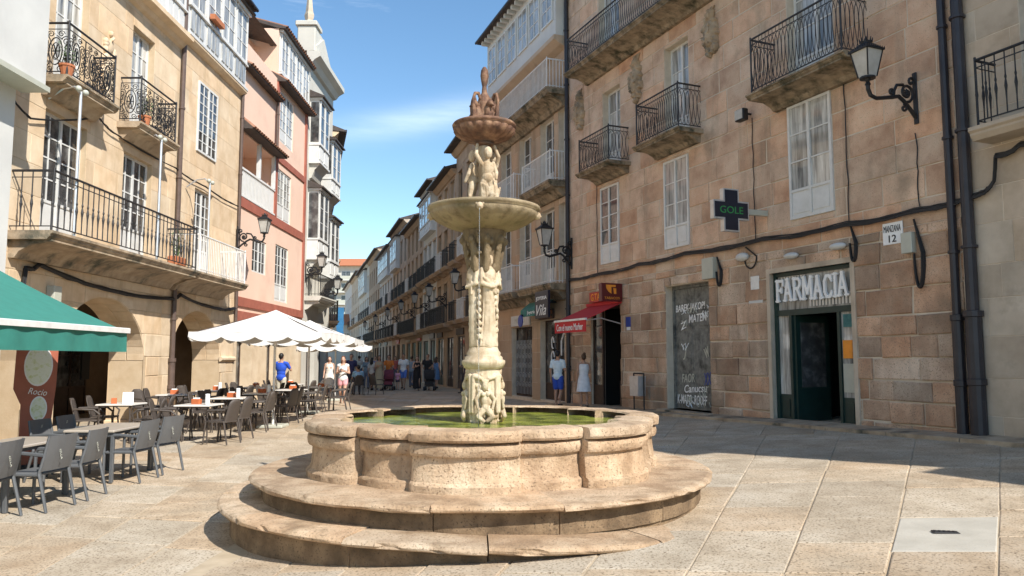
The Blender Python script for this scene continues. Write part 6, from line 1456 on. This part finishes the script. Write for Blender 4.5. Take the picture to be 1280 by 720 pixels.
HOLD = ((.06, .0, -.27), (-.1, -.24, -.2)); PUSH = ((.06, -.1, -.25), (-.02, -.36, -.32)); HIP = ((.16, .06, -.24), (.03, -.08, -.42)); UP = ((.1, -.12, -.22), (.0, -.3, -.05))
p = at(430, 26.6); person('woman in white sleeveless top and pink shorts looking at her phone', p[0], p[1], 4, 1.66, 'l', 'c', 'long', ('tank', (.78, .76, .72)), ('short', (.75, .36, .38)), (HOLD, HOLD), .16, .014, shoes=(.5, .4, .3))
ph = Vector((p[0], p[1], ground(*p))); pt_ = tag(MB().cbox(-.037, .037, -.005, .005, -.07, .07, .004).build('phone', 'blackprint', loc=(p[0] + .0, p[1] - .31, ph.z + 1.2)), 'dark mobile phone held by the woman in pink shorts', 'phone'); pt_.rotation_euler = (-.5, 0, 0)
p = at(697, 24.2); person('man in pale blue T-shirt and bright blue shorts facing the jewellery window', p[0], p[1], 150, 1.76, 't', 'k', 'short', ('tee', (.62, .72, .78)), ('shorts', (.03, .08, .42)), (HOLD, None), .03, .015, group='people at the shops')
p = at(729, 23.1); person('woman in white strappy dress with hair up beside the tobacconist door', p[0], p[1], 190, 1.62, 't', 'b', 'bun', None, None, (HOLD, None), .02, .015, dress=((.72, .72, .74), .55, .25), group='people at the shops')
p = at(353, 25.6); person('man in bright blue shirt and pale trousers leaning behind the parasol pole', p[0], p[1], 175, 1.75, 't', 'k', 'short', ('tee', (.02, .08, .5)), ('trousers', (.55, .5, .4)), (UP, UP), .05, group='people on the terrace')
Y = 40
for px, yy, hd, h, sk, hr, hl, top, bot, ar, st, dr, lb in (
    (413, 32, 6, 1.66, 'l', 'b', 'long', None, None, (None, None), .12, ((.75, .72, .66), .5, .35), 'woman in white knee-length dress walking behind the woman in pink shorts'),
    (440, 35, 10, 1.78, 't', 'k', 'short', ('tee', (.03, .03, .09)), ('trousers', (.05, .05, .07)), (None, None), .1, None, 'man in navy T-shirt and dark trousers near the low parasol'),
    (459, 41, 20, 1.66, 'l', 'b', 'long', ('tee', (.25, .3, .33)), ('trousers', (.2, .22, .28)), (None, None), .1, None, 'woman in grey top and grey trousers left of the beige dress'),
    (466, 39, 160, 1.62, 'l', 'k', 'long', ('tee', (.6, .55, .5)), ('trousers', (.2, .1, .06)), (None, None), .1, None, 'woman in cream top and brown trousers seen from behind'),
    (475, 38.5, 10, 1.72, 't', 'k', 'long', None, None, (HOLD, None), .1, ((.4, .33, .22), .12, .35), 'woman with dark curly hair in long beige dress'),
    (487, 39.5, 0, 1.76, 't', 'k', 'short', ('tee', (.6, .17, .03)), ('shorts', (.12, .1, .08)), (PUSH, PUSH), .12, None, 'man in orange shirt pushing the dark red stroller'),
    (498, 39, 0, 1.02, 'l', 'b', 'long', ('tee', (.65, .3, .42)), ('short', (.06, .06, .08)), (None, None), .08, None, 'small child in pink top beside the man in white shirt'),
    (505, 39.8, -4, 1.82, 't', 'k', 'short', ('tee', (.75, .75, .75)), ('shorts', (.12, .22, .6)), (None, None), .14, None, 'man in white shirt and blue shorts walking with a child'),
    (515, 43, 175, 1.7, 'l', 'b', 'short', ('tee', (.3, .35, .4)), ('trousers', (.15, .18, .25)), (None, None), .1, None, 'person in grey shirt and jeans seen between white shirt and black dress'),
    (522, 38.6, 8, 1.7, 'l', 'b', 'long', None, None, (HOLD, None), .1, ((.012, .01, .012), .1, .12), 'woman with long hair in full-length black dress'),
    (535, 39.4, 0, 1.8, 't', 'k', 'short', ('tee', (.015, .015, .018)), ('shorts', (.08, .08, .09)), (PUSH, PUSH), .1, None, 'man in black T-shirt pushing the black stroller'),
    (546, 41, 150, 1.66, 'l', 'b', 'long', None, None, (None, None), .08, ((.12, .22, .4), .5, .25), 'woman in blue denim dress walking away by the shops'),
    (583, 35.5, 250, 1.74, 't', 'k', 'short', ('tee', (.02, .02, .045)), ('trousers', (.03, .03, .035)), (HOLD, None), .2, None, 'man in dark navy shirt and trousers striding past the shop fronts'),
    (470, 48, 5, 1.72, 'l', 'k', 'short', ('tee', (.15, .2, .35)), ('trousers', (.1, .1, .12)), (None, None), .1, None, 'person in slate blue shirt further down the street'),
    (495, 52, 5, 1.72, 'l', 'b', 'long', ('tee', (.5, .12, .1)), ('trousers', (.1, .1, .15)), (None, None), .1, None, 'person in red top further down the street'),
    (450, 50, 185, 1.75, 't', 'k', 'short', ('tee', (.5, .5, .48)), ('trousers', (.06, .06, .08)), (None, None), .1, None, 'person in light grey shirt walking away down the street')):
    p = at(px, yy); person(lb, p[0], p[1], hd, h, sk, hr, hl, top, bot, ar, st, .02, dr)
p = at(449, 34); person('person in pale blue shirt seated on a terrace chair under the low parasol', p[0], p[1], 200, 1.7, 't', 'k', 'short', ('tee', (.3, .5, .65)), ('trousers', (.1, .1, .12)), (PUSH, PUSH), 0, .02, None, True, group='people on the terrace')
for dx, dy, a in ((0, .0, math.pi + R_(20)), (.75, .3, 2.6)): place(BC, p[0] + dx, p[1] + dy, a, ('occupied' if dx == 0 else 'empty') + ' dark terrace chair under the low parasol in the street', 'chair', 'chairs under the low parasol')
def stroller(px, Y, col, lb):
    p = at(px, Y); t = empty('stroller', (p[0], p[1], ground(*p)), 0, lb, 'stroller', 'strollers pushed along the street'); c = cloth(col)
    for sx in (-1, 1):
        MB().tube([(sx * .24, -.3, .12), (sx * .24, .1, .55), (sx * .24, .42, 1.02)], .014, 6).build('frame_tube', 'grey', t); MB().tube([(sx * .24, .32, .14), (sx * .24, .1, .55), (sx * .22, -.22, .6)], .014, 6).build('frame_tube', 'grey', t)
        for yy in (-.32, .34): q = MB(); q.tube([(sx * .24 + .045 * -1, yy, .11), (sx * .24 + .045, yy, .11)], .1, 12); q.build('wheel', 'iron', t)
    MB().tube([(-.24, .42, 1.02), (.24, .42, 1.02)], .018, 6).build('handle', 'iron', t)
    q = MB(); q.add([(-.22, -.28, .45), (.22, -.28, .45), (.22, .05, .42), (-.22, .05, .42), (.22, .28, .85), (-.22, .28, .85), (-.22, -.3, .3), (.22, -.3, .3)], [(0, 1, 2, 3), (3, 2, 4, 5), (6, 7, 1, 0)]); q.build('seat', c, t)
    q = MB(); n = 8
    for i in range(n + 1): a = math.pi * .62 * i / n; yy, zz = .2 - .34 * math.sin(a), .68 + .34 * math.cos(a); q.v += [(-.24, yy, zz), (0, yy * 1.02, zz + .02), (.24, yy, zz)]
    q.f = [(3 * i + j, 3 * i + j + 1, 3 * i + j + 4, 3 * i + j + 3) for i in range(n) for j in range(2)]; q.build('hood', c, t, True); MB().cbox(-.2, .2, -.2, .25, .2, .34, .03).build('basket', 'iron', t)
stroller(487, 38.8, (.16, .03, .05), 'dark red stroller pushed by the man in orange shirt'); stroller(538, 38.6, (.02, .02, .022), 'black stroller pushed by the man in black T-shirt')
bpy.data.scenes.remove(TS)
